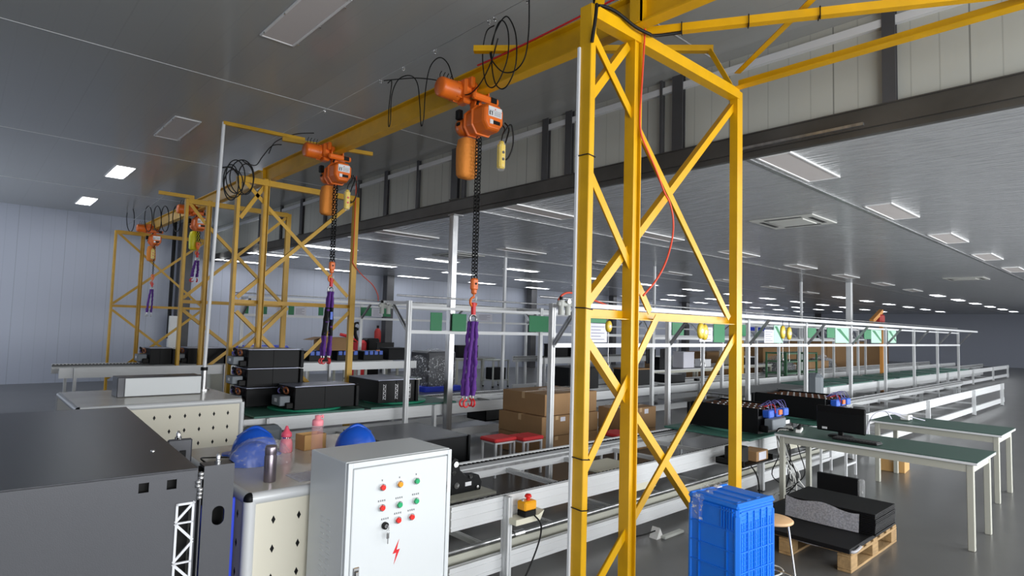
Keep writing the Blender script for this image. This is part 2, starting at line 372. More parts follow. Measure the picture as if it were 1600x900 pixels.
def air_con(x, y, label):
    t = thing('ceiling_air_conditioner', label, 'air conditioner', (x, y, ZL), 0, 'ceiling cassettes')
    m = MB('ac_white')
    o = .48
    m.rbox((0, 0, -.008), (2*o, 2*o, .016), .007); m.build('face_panel', t)
    MB('ac_white').rbox((0, 0, -.02), (.52, .52, .016), .006).build('intake_grille', t)
    for k in range(4):
        M = Matrix.Rotation(k*R90, 3, 'Z'); MB('ac_dark').rbox(M @ V(0, -.37, -.014), (.56, .07, .010), .004, M).build('outlet_slot', t)
air_con(9.5, 3.95, 'white square ceiling cassette nearest the camera, right of the yellow posts')
air_con(9.2, 12.1, 'white ceiling cassette seen between the chain and the silver column')
air_con(21.5, 4.0, 'distant white ceiling cassette at the right, beyond the nearest one')

# ---------------------------------------------------------------- columns in the low bay
def pole(name, label, x, y, z0, z1, w, m, cat='column', grp=None):
    return solo(MB(m).rbox((x, y, (z0+z1)/2), (w, w, z1-z0), .006), name, label, cat, grp)
t = thing('support_column', 'tall galvanised square column under the dark beam, beside the purple sling', 'column', (5.605, 7.515, 0))
MB('galv').rbox((0, 0, 1.76), (.105, .10, 3.5), .008).build('shaft', t)
MB('steel').rbox((0, 0, .008), (.2, .2, .016), .003).build('base_plate', t)
MB('steel').rbox((.03, 0, 3.515), (.19, .16, .012), .003).build('cap_plate', t)
def wpole(pxx, Y, w, m, label):
    p = px(pxx, 500, Y=Y); return pole('slender_column' if w < .12 else 'building_column', label, p.x, Y, 0, ZL, w, m)
wpole(787, 11.4, .07, 'white', 'slim white column behind the purple sling, in front of the back wall')
wpole(1327, 7.15, .16, 'white', 'thick white column right of centre above the aluminium frame')
wpole(1252, 8.3, .07, 'white', 'thin white column left of the thick white one')
wpole(1022, 9.5, .06, 'white', 'thin white column just right of the middle yellow post')
wpole(605, 19.6, .30, 'column_steel', 'dark steel column against the back wall behind the air filters')
wpole(830, 19.6, .34, 'column_steel', 'dark steel column against the back wall, right of the slim white column')
wpole(1071, 19.6, .34, 'column_steel', 'dark steel column against the back wall between the right yellow posts')
wpole(1280, 19.6, .5, 'column_steel', 'dark steel column against the back wall far to the right')
wpole(957, 19.6, .3, 'column_steel', 'dark steel column against the back wall between left and middle yellow posts')
# left end wall pipe and dark column
p = px(278, 450, Y=19.7); pole('building_column', 'dark steel column on the end wall at the far left', p.x+.15, 19.75, 0, ZH, .34, 'column_steel')
solo(MB('black').cyl((p.x-.2, 19.6, 1.2), (p.x-.2, 19.6, ZH), .05), 'down_pipe', 'black pipe running down the end wall at the far left', 'pipe')
solo(MB('power_white').rbox((p.x-.12, 19.55, 1.35), (.2, .2, 1.0), .01), 'wall_box', 'narrow white service box on the end wall below the black pipe', 'box')

# ---------------------------------------------------------------- yellow crane towers
def tower(y, xs, zt, zm, braces, label, m='yellow', extra=None, zc=None):
    t = thing('crane_support_tower', label, 'crane tower', (xs[1], y, 0), 0)
    wy = [(.05, .10), (.075, .075), (.07, .05)]
    for i, x in enumerate(xs):
        mb = MB(m); top = (zt-.01, zt+.02, zt-.015)[i]
        if i == 1:
            mb.rbox((x, y-.0, top/2), (.05, .05, top), .004); mb.box(x-.042, y-.040, 0, x-.034, y+.04, top); mb.box(x+.03, y-.045, 0, x+.038, y+.03, top)
        elif i == 0: mb.rbox((x, y, top/2), (.05, .10, top), .004)
        else:
            mb.sweep((x, y, 0), (x, y, top), [(-.045, -.035), (.045, -.035), (.045, .035), (.037, .035), (.037, -.027), (-.037, -.027), (-.037, .035), (-.045, .035)], up=(0, 1, 0)); mb.rbox((x-.01, y+.01, top/2), (.04, .03, top-.02), .003)
        mb.m(m).box(x-.09, y-.09, 0, x+.09, y+.09, .012)
        mb.build('post', t, True)
    MB(m).angle((xs[0]+.02, y, zt-.045), (xs[2]-.02, y, zt-.045), .085, .006, flip=-1).build('top_chord', t, True)
    MB(m).angle((xs[0]+.02, y+.01, zm), (xs[2]-.02, y+.01, zm), .06, .006).build('middle_rail', t, True)
    for k, (a, b, c, d) in enumerate(braces):
        off = .03 if k % 2 else .012
        MB(m).angle((a, y+off, b), (c, y+off, d), .055, .006, up=(0, 1, 0), flip=1 if k % 2 else -1).build('brace', t, True)
    return t
T1 = tower(2.5, (2.89, 3.385, 4.86), 3.9, 1.90, [(2.92, 3.72, 4.73, 1.92), (4.85, 3.77, 2.92, 1.94), (2.92, 2.80, 3.60, 1.93), (3.33, 3.78, 2.92, 3.28),
     (3.69, 1.90, 2.9, .89), (2.92, 1.76, 4.7, .02), (4.86, 1.80, 2.95, .10)], 'nearest yellow steel lattice tower with three tall posts, right of centre')
for z in (3.1, 1.93, 1.02, .62):
    pass
cl = MB('black_cable')
for z in (2.90, 1.93, 1.005, .70): cl.tube([(2.855, 2.45, z), (2.92, 2.445, z-.008), (2.925, 2.50, z), (2.9, 2.56, z+.004), (2.86, 2.56, z+.004), (2.855, 2.45, z)], .004, 5, spline=False)
cl.build('cable_tie', T1, True)
X2 = [(2.97, 3.84, 4.70, 2.22), (4.74, 3.80, 2.97, 2.12), (2.95, 3.28, 3.27, 3.80), (2.97, 1.92, 4.3, .65), (4.75, 1.98, 3.1, .35), (3.72, 2.0, 2.92, 1.15)]
tower(9.15, (2.90, 3.30, 4.78), 3.9, 2.06, X2, 'second yellow lattice tower, standing behind the tall white pole and stacked batteries', 'yellow_dull')
tower(11.75, (2.87, 3.24, 4.70), 3.92, 2.09, [(2.90, 3.86, 3.2, 3.5), (3.27, 3.45, 4.65, 2.15), (4.68, 3.85, 2.9, 2.15), (2.9, 1.95, 4.6, .6), (4.65, 2.0, 2.95, .6)], 'third yellow lattice tower, left of the white pole with a yellow bag beside it', 'yellow_dull')
tower(17.35, (2.72, 3.3, 4.8), 3.9, 2.05, [(2.75, 3.85, 4.75, 2.1), (4.76, 3.85, 2.75, 2.1), (2.75, 1.95, 4.75, .3), (4.75, 2.0, 2.75, .3)], 'farthest yellow lattice tower against the pale end wall at the left', 'yellow_dull')

# runway beams and ties
def runway(x, y0, y1, zb, label, m):
    t = thing('crane_runway_beam', label, 'crane beam', (x, y0, zb))
    MB(m).ibeam((x, y0, zb+.115), (x, y1, zb+.115), .105, .23, .014).build('web_and_flanges', t, True)
    MB(m).box(x-.055, y1-.01, zb-.005, x+.055, y1+.002, zb+.235).build('end_plate', t, True)
    return t
r1 = runway(3.4, YS, 9.47, 3.925, 'long yellow I-beam runway carrying the two nearest orange hoists', 'yellow')
MB('yellow').box(3.33, 2.405, 3.93, 3.345, 2.5, 4.35).box(3.33, 2.405, 3.93, 3.42, 2.415, 4.35).build('hanger_bracket', r1, True)
runway(3.4, 9.66, 18.2, 3.93, 'far yellow I-beam runway carrying the two distant hoists', 'yellow_dull')
solo(MB('yellow').beam((3.15, 4.02, 4.19), (4.56, 2.56, 4.19), .06, .05), 'yellow_cross_bar', 'yellow square tube lying across the runway beside the nearest hoist', 'cross bar')
solo(MB('yellow').angle((4.53, 2.56, 4.19), (4.76, 2.49, 3.93), .05), 'yellow_strut', 'short yellow strut joining the cross bar to the right tower post', 'strut')
solo(MB('yellow').angle((4.80, 2.47, 3.935), (4.80, YS, 3.935), .085, .007), 'yellow_tie_beam', 'yellow tie beam rising to the right edge from the right tower post', 'tie beam')
t = thing('yellow_tie_bar', 'yellow square bar with black cable ties running right from the middle post', 'tie bar', (3.5, 2.6, 3.93))
MB('yellow').beam((3.46, 2.66, 3.955), (4.8, .42, 3.955), .06, .055).build('bar', t, True)
for f in (.16, .33, .5):
    p = V(3.46, 2.66, 3.955).lerp(V(4.8, .42, 3.955), f)
    MB('black_cable').tube([p+V(-.035, -.02, -.03), p+V(.035, .02, -.03), p+V(.035, .02, .03), p+V(-.035, -.02, .03), p+V(-.035, -.02, -.06)], .004, 5, spline=False).build('cable_tie', t, True)
solo(MB('yellow').angle((4.76, 2.44, 4.03), (3.44, .84, 4.03), .05), 'yellow_diagonal_brace', 'yellow diagonal brace crossing over the tie bar near the top edge', 'brace')
solo(MB('yellow').angle((2.9, 2.42, 3.90), (2.55, 2.0, 4.12), .06), 'yellow_knee_brace', 'short yellow bar leaving the top of the left tower post towards the top edge', 'brace')
solo(MB('yellow_dull').beam((3.0, 7.84, 4.185), (4.18, 7.58, 4.185), .05, .05), 'yellow_cross_bar', 'thin yellow tube lying across the runway behind the second hoist', 'cross bar')
solo(MB('yellow_dull').beam((2.42, 11.75, 3.952), (2.98, 11.75, 3.952), .05, .06), 'yellow_bracket_arm', 'short yellow arm sticking out left from the third tower', 'bracket')

# ---------------------------------------------------------------- orange chain hoists
def chain(mb, x, y, z0, z1, link=.036, r=.0042):
    n = int(abs(z1-z0)/(link*.72)); n = max(n, 1)
    for i in range(n):
        z = z0+(z1-z0)*(i+.5)/n; w = link*.36; h = link*.55; k = i % 2
        pts = [V(x+(w*math.cos(a) if k else 0), y+(0 if k else w*math.cos(a)), z+h*math.sin(a)) for a in [j*math.pi/3 for j in range(7)]]
        mb.tube(pts, r, 4, spline=False)
def hook(mb, p, s, ax='x'):
    p = Vector(p); u = V(1, 0, 0) if ax == 'x' else V(0, 1, 0)
    pts = [p+V(0, 0, 0), p+V(0, 0, -.5*s)]+[p+u*(math.sin(a)*.48*s)+V(0, 0, -.98*s-math.cos(a)*.48*s*-1) for a in []]
    c = p+V(0, 0, -1.05*s)
    for k in range(9):
        a = math.radians(100-k*33); pts.append(c+u*(math.cos(a)*.45*s)*-1+V(0, 0, math.sin(a)*.5*s))
    mb.tube(pts, lambda t: .15*s*(1-.45*abs(2*t-1)), 7)
def hoist(Y, zb, zblock, label, bag='orange_cloth', chains=2, rz=0):
    """local frame: beam bottom at z=0, x across the beam, y along it; drive motor on the -x side"""
    t = thing('chain_hoist', label, 'chain hoist', (3.4, Y, zb), rz)
    # trolley
    m = MB('orange')
    for sx in (-1, 1):
        m.prism([(-.13, -.02), (.13, -.02), (.13, .09), (.06, .14), (-.06, .14), (-.13, .09)], -.006, .006, Matrix(((0, 0, 1), (1, 0, 0), (0, 1, 0))), (sx*.075, .12, -.02))
        for yy in (.05, .19): m.m('orange').cyl((sx*.068, yy, .05), (sx*.03, yy, .05), .038, n=14)
    m.cyl((-.11, .12, -.055), (.16, .12, -.055), .018, n=10)
    m.build('trolley', t)
    m = MB('orange').lathe([(0, 0), (.07, .0), (.088, .015), (.09, .03), (.09, .17), (.097, .175), (.097, .20), (.08, .205), (.065, .24), (0, .24)], (-.36, .17, .01), 24, Matrix(((0, 0, 1), (0, 1, 0), (-1, 0, 0))))
    for k in range(8):
        a = k*math.pi/4; m.box(-.20, .17+math.cos(a)*.094-.006, .01+math.sin(a)*.094-.006, -.15, .17+math.cos(a)*.094+.006, .01+math.sin(a)*.094+.006)
    m.rbox((-.12, .13, .03), (.09, .20, .17), .02); m.rbox((-.11, .02, .07), (.05, .08, .10), .012); m.rbox((-.10, .14, -.07), (.08, .12, .06), .012)
    m.m('copper'); m.box(-.30, .26, .12, -.10, .28, .13); m.m('black')
    for k in range(4): m.tube([(-.28+k*.04, .27, .13), (-.28+k*.04, .27, .17), (-.27+k*.04, .26, .20)], .004, 5)
    m.build('drive_motor', t)
    m = MB('orange').rbox((.02, -.03, -.06), (.30, .05, .065), .015); m.m('black').rbox((.10, -.055, -.06), (.07, .012, .05), .003); m.build('control_box', t)
    m = MB('orange').prism([(-.05, 0), (.05, 0), (.035, .10), (-.035, .10)], -.03, .03, Matrix(((1, 0, 0), (0, 0, 1), (0, 1, 0))), (0, .08, -.16)); m.cyl((0, .04, -.065), (0, .16, -.065), .02, n=10)
    m.build('suspension_lug', t)
    # hoist body, axis along y, front cover towards -y
    m = MB('orange'); zc = -.27
    def sq(w, h, y, ch=.04):
        a, b = w/2, h/2; return [V(px_, y, zc+pz_) for px_, pz_ in ((-a+ch, -b), (a-ch, -b), (a, -b+ch*1.4), (a, b-ch), (a-ch, b), (-a+ch, b), (-a, b-ch), (-a, -b+ch*1.4))]
    secs = [sq(.185, .20, -.19, .035), sq(.215, .225, -.175, .045), sq(.23, .24, -.15, .05), sq(.235, .245, -.03, .05), sq(.26, .27, -.028, .055), sq(.26, .27, -.008, .055),
            sq(.22, .23, -.006, .05), sq(.20, .22, .10, .05), sq(.225, .24, .102, .05), sq(.225, .24, .12, .05), sq(.15, .15, .125, .04), sq(.13, .13, .16, .04)]
    vs = [v for s_ in secs for v in s_]; n = 8
    m.add(vs, [(i*n+k, i*n+(k+1) % n, (i+1)*n+(k+1) % n, (i+1)*n+k) for i in range(len(secs)-1) for k in range(n)]+[list(range(8)), list(range(len(vs)-8, len(vs)))])
    m.build('hoist_body', t, bevel=.006)
    m = MB('orange').lathe([(.0, 0), (.07, 0), (.085, .012), (.085, .09), (.06, .11), (0, .11)], (-.02, .16, zc-.01), 18, Matrix(((1, 0, 0), (0, 0, 1), (0, -1, 0))))
    m.m('black').rbox((-.10, .20, zc+.0), (.03, .05, .03), .005); m.build('end_motor', t)
    m = MB('flash').box(-.075, -.1965, zc-.003, .078, -.188, zc+.085); m.m('black')
    m.box(-.066, -.198, zc+.008, -.058, -.196, zc+.042).box(-.066, -.198, zc+.036, -.046, -.196, zc+.042).box(-.066, -.198, zc+.008, -.046, -.196, zc+.014).box(-.066, -.198, zc+.022, -.048, -.196, zc+.027).box(-.036, -.198, zc+.008, -.028, -.196, zc+.042).box(-.042, -.198, zc+.034, -.030, -.196, zc+.042); m.m('grey_motor').box(-.075, -.198, zc+.048, .078, -.196, zc+.051).box(-.012, -.198, zc+.034, .066, -.196, zc+.038).box(-.012, -.198, zc+.022, .066, -.196, zc+.026).box(-.012, -.198, zc+.010, .066, -.196, zc+.014)
    m.m('red').prism([(-.008, 0), (.008, 0), (0, .013)], 0, .002, Matrix(((1, 0, 0), (0, 0, -1), (0, 1, 0))), (0, -.1965, zc+.060)); m.build('rating_plate', t)
    m = MB('flash').box(-.055, -.1955, zc-.070, -.018, -.186, zc-.030); m.m('black').box(-.016, -.1955, zc-.066, .062, -.186, zc-.034); m.build('capacity_sticker', t)
    MB('yellow_plastic').prism([(-.022, -.02), (.022, -.02), (0, .022)], 0, .003, Matrix(((0, 0, -1), (-1, 0, 0), (0, 1, 0))), (-.10, .05, zc+.01)).build('warning_sticker', t)
    m = MB('black').ring((.02, .0, -.13), .07, .012, (0, 1, 0), 12, 6, 0, math.pi); m.build('cable_guard', t); MB('black').rbox((-.13, .16, -.20), (.05, .06, .09), .008).build('cable_gland', t)
    # bag
    yb = .17; w = .10; prof = []
    m = MB(bag); rings = []
    for z, sx, sy in ((-.395, .05, .05), (-.41, .075, .07), (-.50, .088, .075), (-.62, .092, .078), (-.74, .088, .072), (-.765, .07, .055), (-.775, .02, .02)):
        rings.append([V(-.02+sx*c_[0]*(1+.06*math.sin(z*40+i)), yb+sy*c_[1], z) for i, c_ in enumerate(((-1, -.6), (-.75, -1), (.05, -1.02), (.14, -.86), (.23, -1), (.8, -.95), (1, -.55), (1, .6), (.7, 1), (-.7, 1), (-1, .6)))])
    n = 11; vs = [v for r_ in rings for v in r_]
    m.add(vs, [(i*n+k, i*n+(k+1) % n, (i+1)*n+(k+1) % n, (i+1)*n+k) for i in range(len(rings)-1) for k in range(n)]+[list(range(n)), list(range(len(vs)-n, len(vs)))], True)
    m.build('chain_bag', t)
    if zblock is not None:
        c = MB('black'); L = zblock-zb
        for dx in ((-.018, .018) if chains == 2 else (0,)): chain(c, .02+dx, .05, -.40, L+.0, .045, .0055)
        c.build('load_chain', t)
        m = MB('orange').rbox((.02, .05, L-.05), (.075, .05, .11), .014); m.rbox((.02, .05, L-.115), (.05, .045, .05), .012); m.m('black').cyl((.02, .018, L-.045), (.02, .083, L-.045), .010, n=8)
        hb = m.build('hook_block', t)
        m = MB('orange'); hook(m, (.02, .05, L-.12), .085, 'x'); m.m('steel').tube([(.055, .05, L-.16), (.045, .05, L-.2)], .004, 5); m.build('hook', hb)
    return t
HZ = 3.925
H1 = hoist(4.20, HZ, 2.225, 'nearest orange electric chain hoist hanging from the yellow beam, centre top')
H2 = hoist(7.05, HZ, 2.55, 'second orange chain hoist on the beam, with two-hook-deep chain and orange bag')
H2['label'] = 'second orange chain hoist on the beam, above the sling with black sleeves'
hoist(12.95, HZ, 3.3, 'orange chain hoist with a yellow-green bag, between posts of the third tower', 'lime')
hoist(16.6, HZ, 2.83, 'farthest orange chain hoist, small, at the left near the end wall', 'orange_cloth', 1)
for Y, lab in ((3.93, 'yellow push-button pendant hanging under the nearest hoist'), (6.78, 'yellow and red push-button pendant in film under the second hoist'), (16.3, 'pale push-button pendant under the farthest hoist')):
    t = thing('pendant_control', lab, 'pendant control', (3.4 if Y != 16.3 else 3.3, Y, 3.18))
    m = MB('yellow_plastic'); m.rbox((0.02, 0, .11), (.068, .055, .22), .012); m.lathe([(.028, 0), (.02, .03), (.008, .035)], (0.02, 0, .21), 10); m.build('handset', t)
    m = MB('black' if Y < 6 else 'red')
    for k in range(2): m.cyl((.02, -.025, .08+k*.06), (.02, -.032, .08+k*.06), .013, n=10)
    m.build('push_button', t)
    MB('plastic_film').rbox((0.02, 0, .11), (.075, .07, .26), .02).build('protective_film', t)
    zt = .56
    mb = MB('black_cable'); mb.tube([(.02, 0, .245), (.03, .0, .30), (.12, .08, .40), (.15, .2, .5), (.1, .25, zt)], .006); 
    if Y < 10: mb.tube([(.03, 0, .30), (.09, -.04, .40), (.14, -.02, .25), (.12, .02, .12), (.05, .03, .10), (.07, .0, .25), (.12, .02, .38), (.14, .1, .46)], .007)
    mb.build('pendant_cable', t)

# slings
def sling(x, y, z1, z0, label, n=4, black=False, spread=.035, hooks='red'):
    t = thing('lifting_sling', label, 'lifting sling', (x, y, z0)); random.seed(int(y*10))
    MB('red').tube([(0, 0, z1-z0+.02), (0, 0, z1-z0-.09)], .022, 8).build('tie_strap', t)
    MB('steel').ring((0, 0, z1-z0-.125), .038, .009, (0, 1, 0), 14).ring((.01, .01, z1-z0-.13), .034, .008, (1, .4, 0), 14).build('top_ring', t)
    L = z1-z0-.15-.11
    for k in range(n):
        sx = (-1 if k % 2 else 1)*spread*(1+.10*(k//2)); sy = (k//2-.5)*.05
        pts = []
        N = 16
        for i in range(N+1):
            f = i/N; sp = min(1, f*1.6)
            pts.append(V(sx*(.55+.65*sp)+random.uniform(-.003, .003)-f*.03, sy+random.uniform(-.005, .005), L+.11-L*f))
        def rad(tt, ph=random.random()*6): return .017*(1+.10*math.sin(tt*34+ph)+.45*(tt > .8)*(1-abs(tt-.9)*8)+.07*math.sin(tt*71))
        MB('purple').tube(pts, rad, 8).build('strap', t)
        if black:
            mid = [p for i, p in enumerate(pts) if 4 <= i <= 11]; MB('case_black').tube(mid, .019, 8).build('sleeve', t)
        m = MB(hooks); hook(m, pts[-1]+V(0, 0, .0), .062, 'x' if k % 2 else 'y'); m.m('steel').tube([pts[-1]+V(0, 0, .04), pts[-1]+V(0, 0, -.02)], .009, 6); m.build('hook', t)
    if black: MB('cell_blue').box(-.012, -.045, L*.7, .02, -.04, L*.82).build('blue_tag', t)
    return t
sling(3.42, 4.25, 1.99, 1.07, 'purple four-leg lifting sling with red hooks on the nearest hoist, centre', 4, False, .032)
sling(3.42, 7.10, 2.33, 1.27, 'purple lifting sling with black sleeves on the second hoist', 4, True, .032)
sling(3.42, 13.0, 3.09, 2.50, 'purple lifting sling on the hoist with the yellow-green bag', 4)
sling(3.42, 16.65, 2.62, 1.80, 'purple lifting sling on the farthest hoist at the left', 4, hooks='steel')

# festoon wires and cables
def cable(pts, r, m, name, label, cat='cable', n=6, spline=True): return solo(MB(m).tube(pts, r, n, spline), name, label, cat)
cable([V(3.25, YS, 4.47), V(3.25, 9.3, 4.47)], .003, 'steel', 'festoon_wire', 'thin steel wire under the high ceiling carrying the looped hoist cable', 'wire', 5, False)
for k, (y, z) in enumerate(((5.78, 4.47), (5.32, 4.47), (4.76, 4.47), (3.95, 4.47), (3.87, 4.47), (7.15, 4.47), (3.46, 4.47))):
    m = MB('chrome').ring((0, 0, -.01), .013, .003, (0, 1, 0), 10).ring((0, 0, -.04), .012, .003, (1, 0, 0), 10); m.rbox((0, 0, -.025), (.02, .03, .016), .003)
    solo(m, 'festoon_clip', 'chrome cable clip on the festoon wire, %s' % ['above the pair of hanging loops at left', 'second from the left pair', 'above the nearest hoist motor', 'left of the pair over the big loops', 'right of the pair over the big loops', 'alone on the ceiling joint', 'beside the cable going up out of view'][k], 'cable clip', loc=(3.25, y, z))
def pxX(pts, X=3.25): return [px(a, b, X=X) for a, b in pts]
t = thing('hoist_power_cable', 'black cable hanging in long loops from the wire above the nearest hoist', 'cable', (3.25, 4.2, 3.6))
for seg in ([(606, 130), (612, 128), (608, 165), (607, 196), (610, 190), (612, 150), (622, 125), (640, 118), (652, 130), (656, 165), (658, 196), (662, 185), (665, 140), (672, 105), (686, 90), (700, 100), (710, 130), (722, 146), (735, 146), (752, 128), (768, 95), (778, 60)],
            [(600, 126), (620, 124), (650, 122), (680, 125), (697, 131)],
            [(772, 40), (760, 50), (754, 85), (758, 125), (768, 137), (780, 125), (793, 90), (794, 50), (785, 32), (775, 45), (768, 85), (772, 125), (783, 139), (795, 130), (806, 100), (806, 55), (795, 28), (785, 30), (772, 55), (766, 85), (775, 103), (788, 113), (805, 110), (820, 90), (826, 50), (827, 0), (828, -20)]):
    MB('black_cable').tube(pxX(seg), .0058, 6).build('cable_loop', t, True)
t = thing('hoist_power_cable', 'tangle of black cable loops beside the tall white pole', 'cable', px(370, 290, Y=8.9))
for seg in ([(440, 226), (425, 228), (410, 245), (400, 258), (385, 255), (378, 250)],):
    MB('black_cable').tube([px(a, b, Y=8.6) for a, b in seg], .007, 6).build('cable_loop', t, True)
for cx, cy, rx, ry in ((361, 285, 12, 28), (368, 276, 15, 26), (378, 277, 19, 27), (365, 287, 15, 22), (384, 280, 12, 24)):
    MB('black_cable').tube([px(cx+rx*math.cos(a), cy+ry*math.sin(a), Y=8.95) for a in [j*math.pi/6 for j in range(13)]], .008, 6).build('cable_loop', t, True)
MB('black_cable').tube([px(346, 262, Y=8.95), px(362, 262, Y=8.97), V(2.88, 9.13, 3.9)], .012, 6).build('support_bar', t, True)
cable(pxX([(490, 208), (460, 210), (430, 222), (420, 240)], 3.3), .007, 'black_cable', 'loose_cable', 'black cable sagging left from the second hoist')
cable(pxX([(-10, 0)], 3) + [], .001, 'black_cable', 'x', 'x') if False else None
t = thing('hoist_power_cable', 'small black cable loops above the farthest hoists', 'cable', (3.2, 14.5, 4.0))
random.seed(3)
for cx in (204, 232, 246, 258, 276):
    MB('black_cable').tube([px(cx+6*math.cos(a), 342+20*math.sin(a), X=3.2) for a in [j*math.pi/6 for j in range(13)]], .01, 5).build('cable_loop', t, True)
cable([px(200, 351, X=3.15), px(235, 322, X=3.15), px(262, 302, X=3.15), px(268, 296, X=3.15)], .006, 'steel', 'festoon_wire', 'thin wire with clips above the farthest hoists', 'wire', 5, False)

# cables and hose on the nearest tower
cable([V(2.86, 2.44, 3.62), V(2.87, 2.42, 3.8), V(2.9, 2.44, 3.93), V(2.96, 2.5, 3.94), V(3.1, 2.45, 3.92), V(3.28, 2.42, 3.87), V(3.42, 2.40, 3.86), V(3.52, 2.42, 3.89), V(3.66, 2.3, 3.92)], .012, 'black_cable', 'thick_cable', 'thick black cable draped over the top of the nearest tower')
cable([V(2.93, 2.44, 3.88), V(2.90, 2.43, 3.95), V(2.86, 2.36, 4.05), V(2.8, 2.2, 4.3), V(2.8, 2.2, 4.58)], .009, 'black_cable', 'thick_cable', 'black cable rising from the left tower post to the ceiling')
solo(MB('white').rbox((2.859, 2.545, 1.82), (.016, .022, 3.6), .003), 'conduit', 'thin white conduit strapped along the left post of the nearest tower', 'conduit')
cable([px(a, b, Y=2.44) for a, b in ((1008, 45), (1006, 80), (1003, 130), (1000, 180), (1002, 210), (1014, 240), (1026, 268), (1038, 300), (1047, 318), (1052, 345), (1050, 375), (1040, 410), (1025, 438), (1005, 462))], .007, 'red_hose', 'air_hose', 'orange-red air hose running down beside the middle yellow post', 'hose')
cable([V(3.34, y, 4.165+.01*math.sin(y*3)) for y in (-1, 0, 1, 2, 2.6, 3.2, 3.8, 4.2)], .008, 'red', 'air_hose', 'dark red hose lying along the top edge of the yellow runway beam', 'hose')
cable([px(a, b, Y=9.1) for a, b in ((557, 275), (555, 330), (552, 400), (552, 412), (566, 430), (582, 445), (590, 460), (591, 470))], .008, 'red_hose', 'air_hose', 'dark orange air hose hanging from the second tower to the filter unit', 'hose')
solo(MB('steel').cyl((3.45, 4.0, 4.06), (3.45, 4.02, 4.07), .01), 'beam_bolt', 'small bolt head on the web of the near runway beam', 'bolt') if False else None
# tall white pole with its arm
t = thing('tall_white_pole', 'tall thin white pole standing on the far cream bench at left', 'pole', (2.327, 8.24, .9))
MB('steel').cyl((0, 0, 0), (0, 0, .26), .035).cyl((0, 0, 0), (0, 0, .02), .07).build('base_socket', t)
MB('black').cyl((0, 0, .25), (0, 0, .29), .042).build('clamp_collar', t)
MB('white').cyl((0, 0, .2), (.06, 0, 3.45), .022).build('shaft', t)
MB('yellow_dull').beam((.05, 0, 3.44), (1.14, 0, 3.47), .045, .045).build('top_arm', t)

# ---------------------------------------------------------------- conveyor lines
def conveyor(x0, x1, y0, y1, z, label, legs, cross, name='conveyor_line', shaft=False, lower=True):
    t = thing(name, label, 'conveyor', (x0, y0, 0))
    for y, sgn in ((y0, 1), (y1, -1)):
        MB('alu').profile((x0, y+.02*sgn, z-.08), (x1, y+.02*sgn, z-.08), .04, .16, (3, 1)).build('side_rail', t, True)
        if lower: MB('alu').profile((x0, y+.02*sgn, .13), (x1, y+.02*sgn, .13), .04, .12, (2, 1)).build('lower_rail', t, True)
        m = MB('alu_slot'); m.beam((x0, y+.062*sgn, z-.03), (x1, y+.062*sgn, z-.03), .034, .03)
        n = int((x1-x0)/.05)
        m.m('black')
        for k in range(min(n, 260)): m.beam((x0+k*.05+.01, y+.062*sgn, z-.012), (x0+k*.05+.036, y+.062*sgn, z-.012), .028, .012)
        m.build('drive_chain', t, True)
        MB('galv').beam((x0, y+.062*sgn, z-.075), (x1, y+.062*sgn, z-.075), .04, .02).build('chain_guide', t, True)
    for x in cross:
        MB('alu').profile((x, y0+.04, z-.13), (x, y1-.04, z-.13), .04, .04).build('cross_bar', t, True)
        if lower: MB('alu').profile((x, y0+.04, .11), (x, y1-.04, .11), .04, .04).build('cross_bar', t, True)
    for x in legs:
        for y, s_ in ((y0, -1), (y1, 1)):
            MB('alu').profile((x, y+.02*s_, 0.01), (x, y+.02*s_, z+.0), .075, .04, (1, 2), up=(1, 0, 0)).build('leg', t, True)
            MB('rubber').cyl((x, y+.02*s_, 0), (x, y+.02*s_, .012), .035).build('foot', t, True)
    if shaft:
        MB('galv').cyl((x0, y0+.14, .235), (x1, y0+.14, .235), .016, n=12).build('drive_shaft', t, True)
        MB('beige_paint').beam((x0, y0+.115, .185), (x1, y0+.115, .185), .012, .07).build('guard_plate', t, True)
        for x in (3.25, 4.6, 6.6, 8.6): MB('chrome').cyl((x-.05, y0+.14, .235), (x+.05, y0+.14, .235), .028, n=12).build('shaft_coupling', t, True)
    return t
L1 = conveyor(2.5, 9.9, 3.27, 4.30, .59, 'nearest aluminium assembly conveyor running from the control cabinet to the right', [2.98, 6.93, 9.8], [3.1, 3.9, 4.7, 5.5, 6.3, 7.4, 8.5, 9.6], shaft=True)
conveyor(10.3, 22, 3.27, 4.30, .59, 'aluminium conveyor continuing the nearest line towards the right edge', [10.5, 14, 18, 21.5], [11, 12, 13, 14.5, 16, 18, 20])
conveyor(2.6, 38, 7.60, 8.75, .59, 'second aluminium assembly conveyor with green turntables, behind the cream bench', [2.9, 5.4, 7.9, 10.4, 13, 16, 19, 23, 27, 31, 35], [3.0, 4.4, 5.8, 7.2, 8.6, 10, 11.5, 13, 15, 17, 19, 22, 25, 28, 32, 36])
conveyor(1.2, 7.7, 11.55, 12.6, .98, 'third conveyor crossing the hall behind the second yellow tower', [1.4, 3.6, 5.6, 7.5], [2, 4, 6, 7.2], lower=True)
conveyor(11.6, 18.2, 11.55, 12.6, .98, 'far conveyor piece behind the slim aluminium post, carrying black vented cases', [11.8, 14, 16, 18], [12.5, 14.5, 16.5], lower=True)
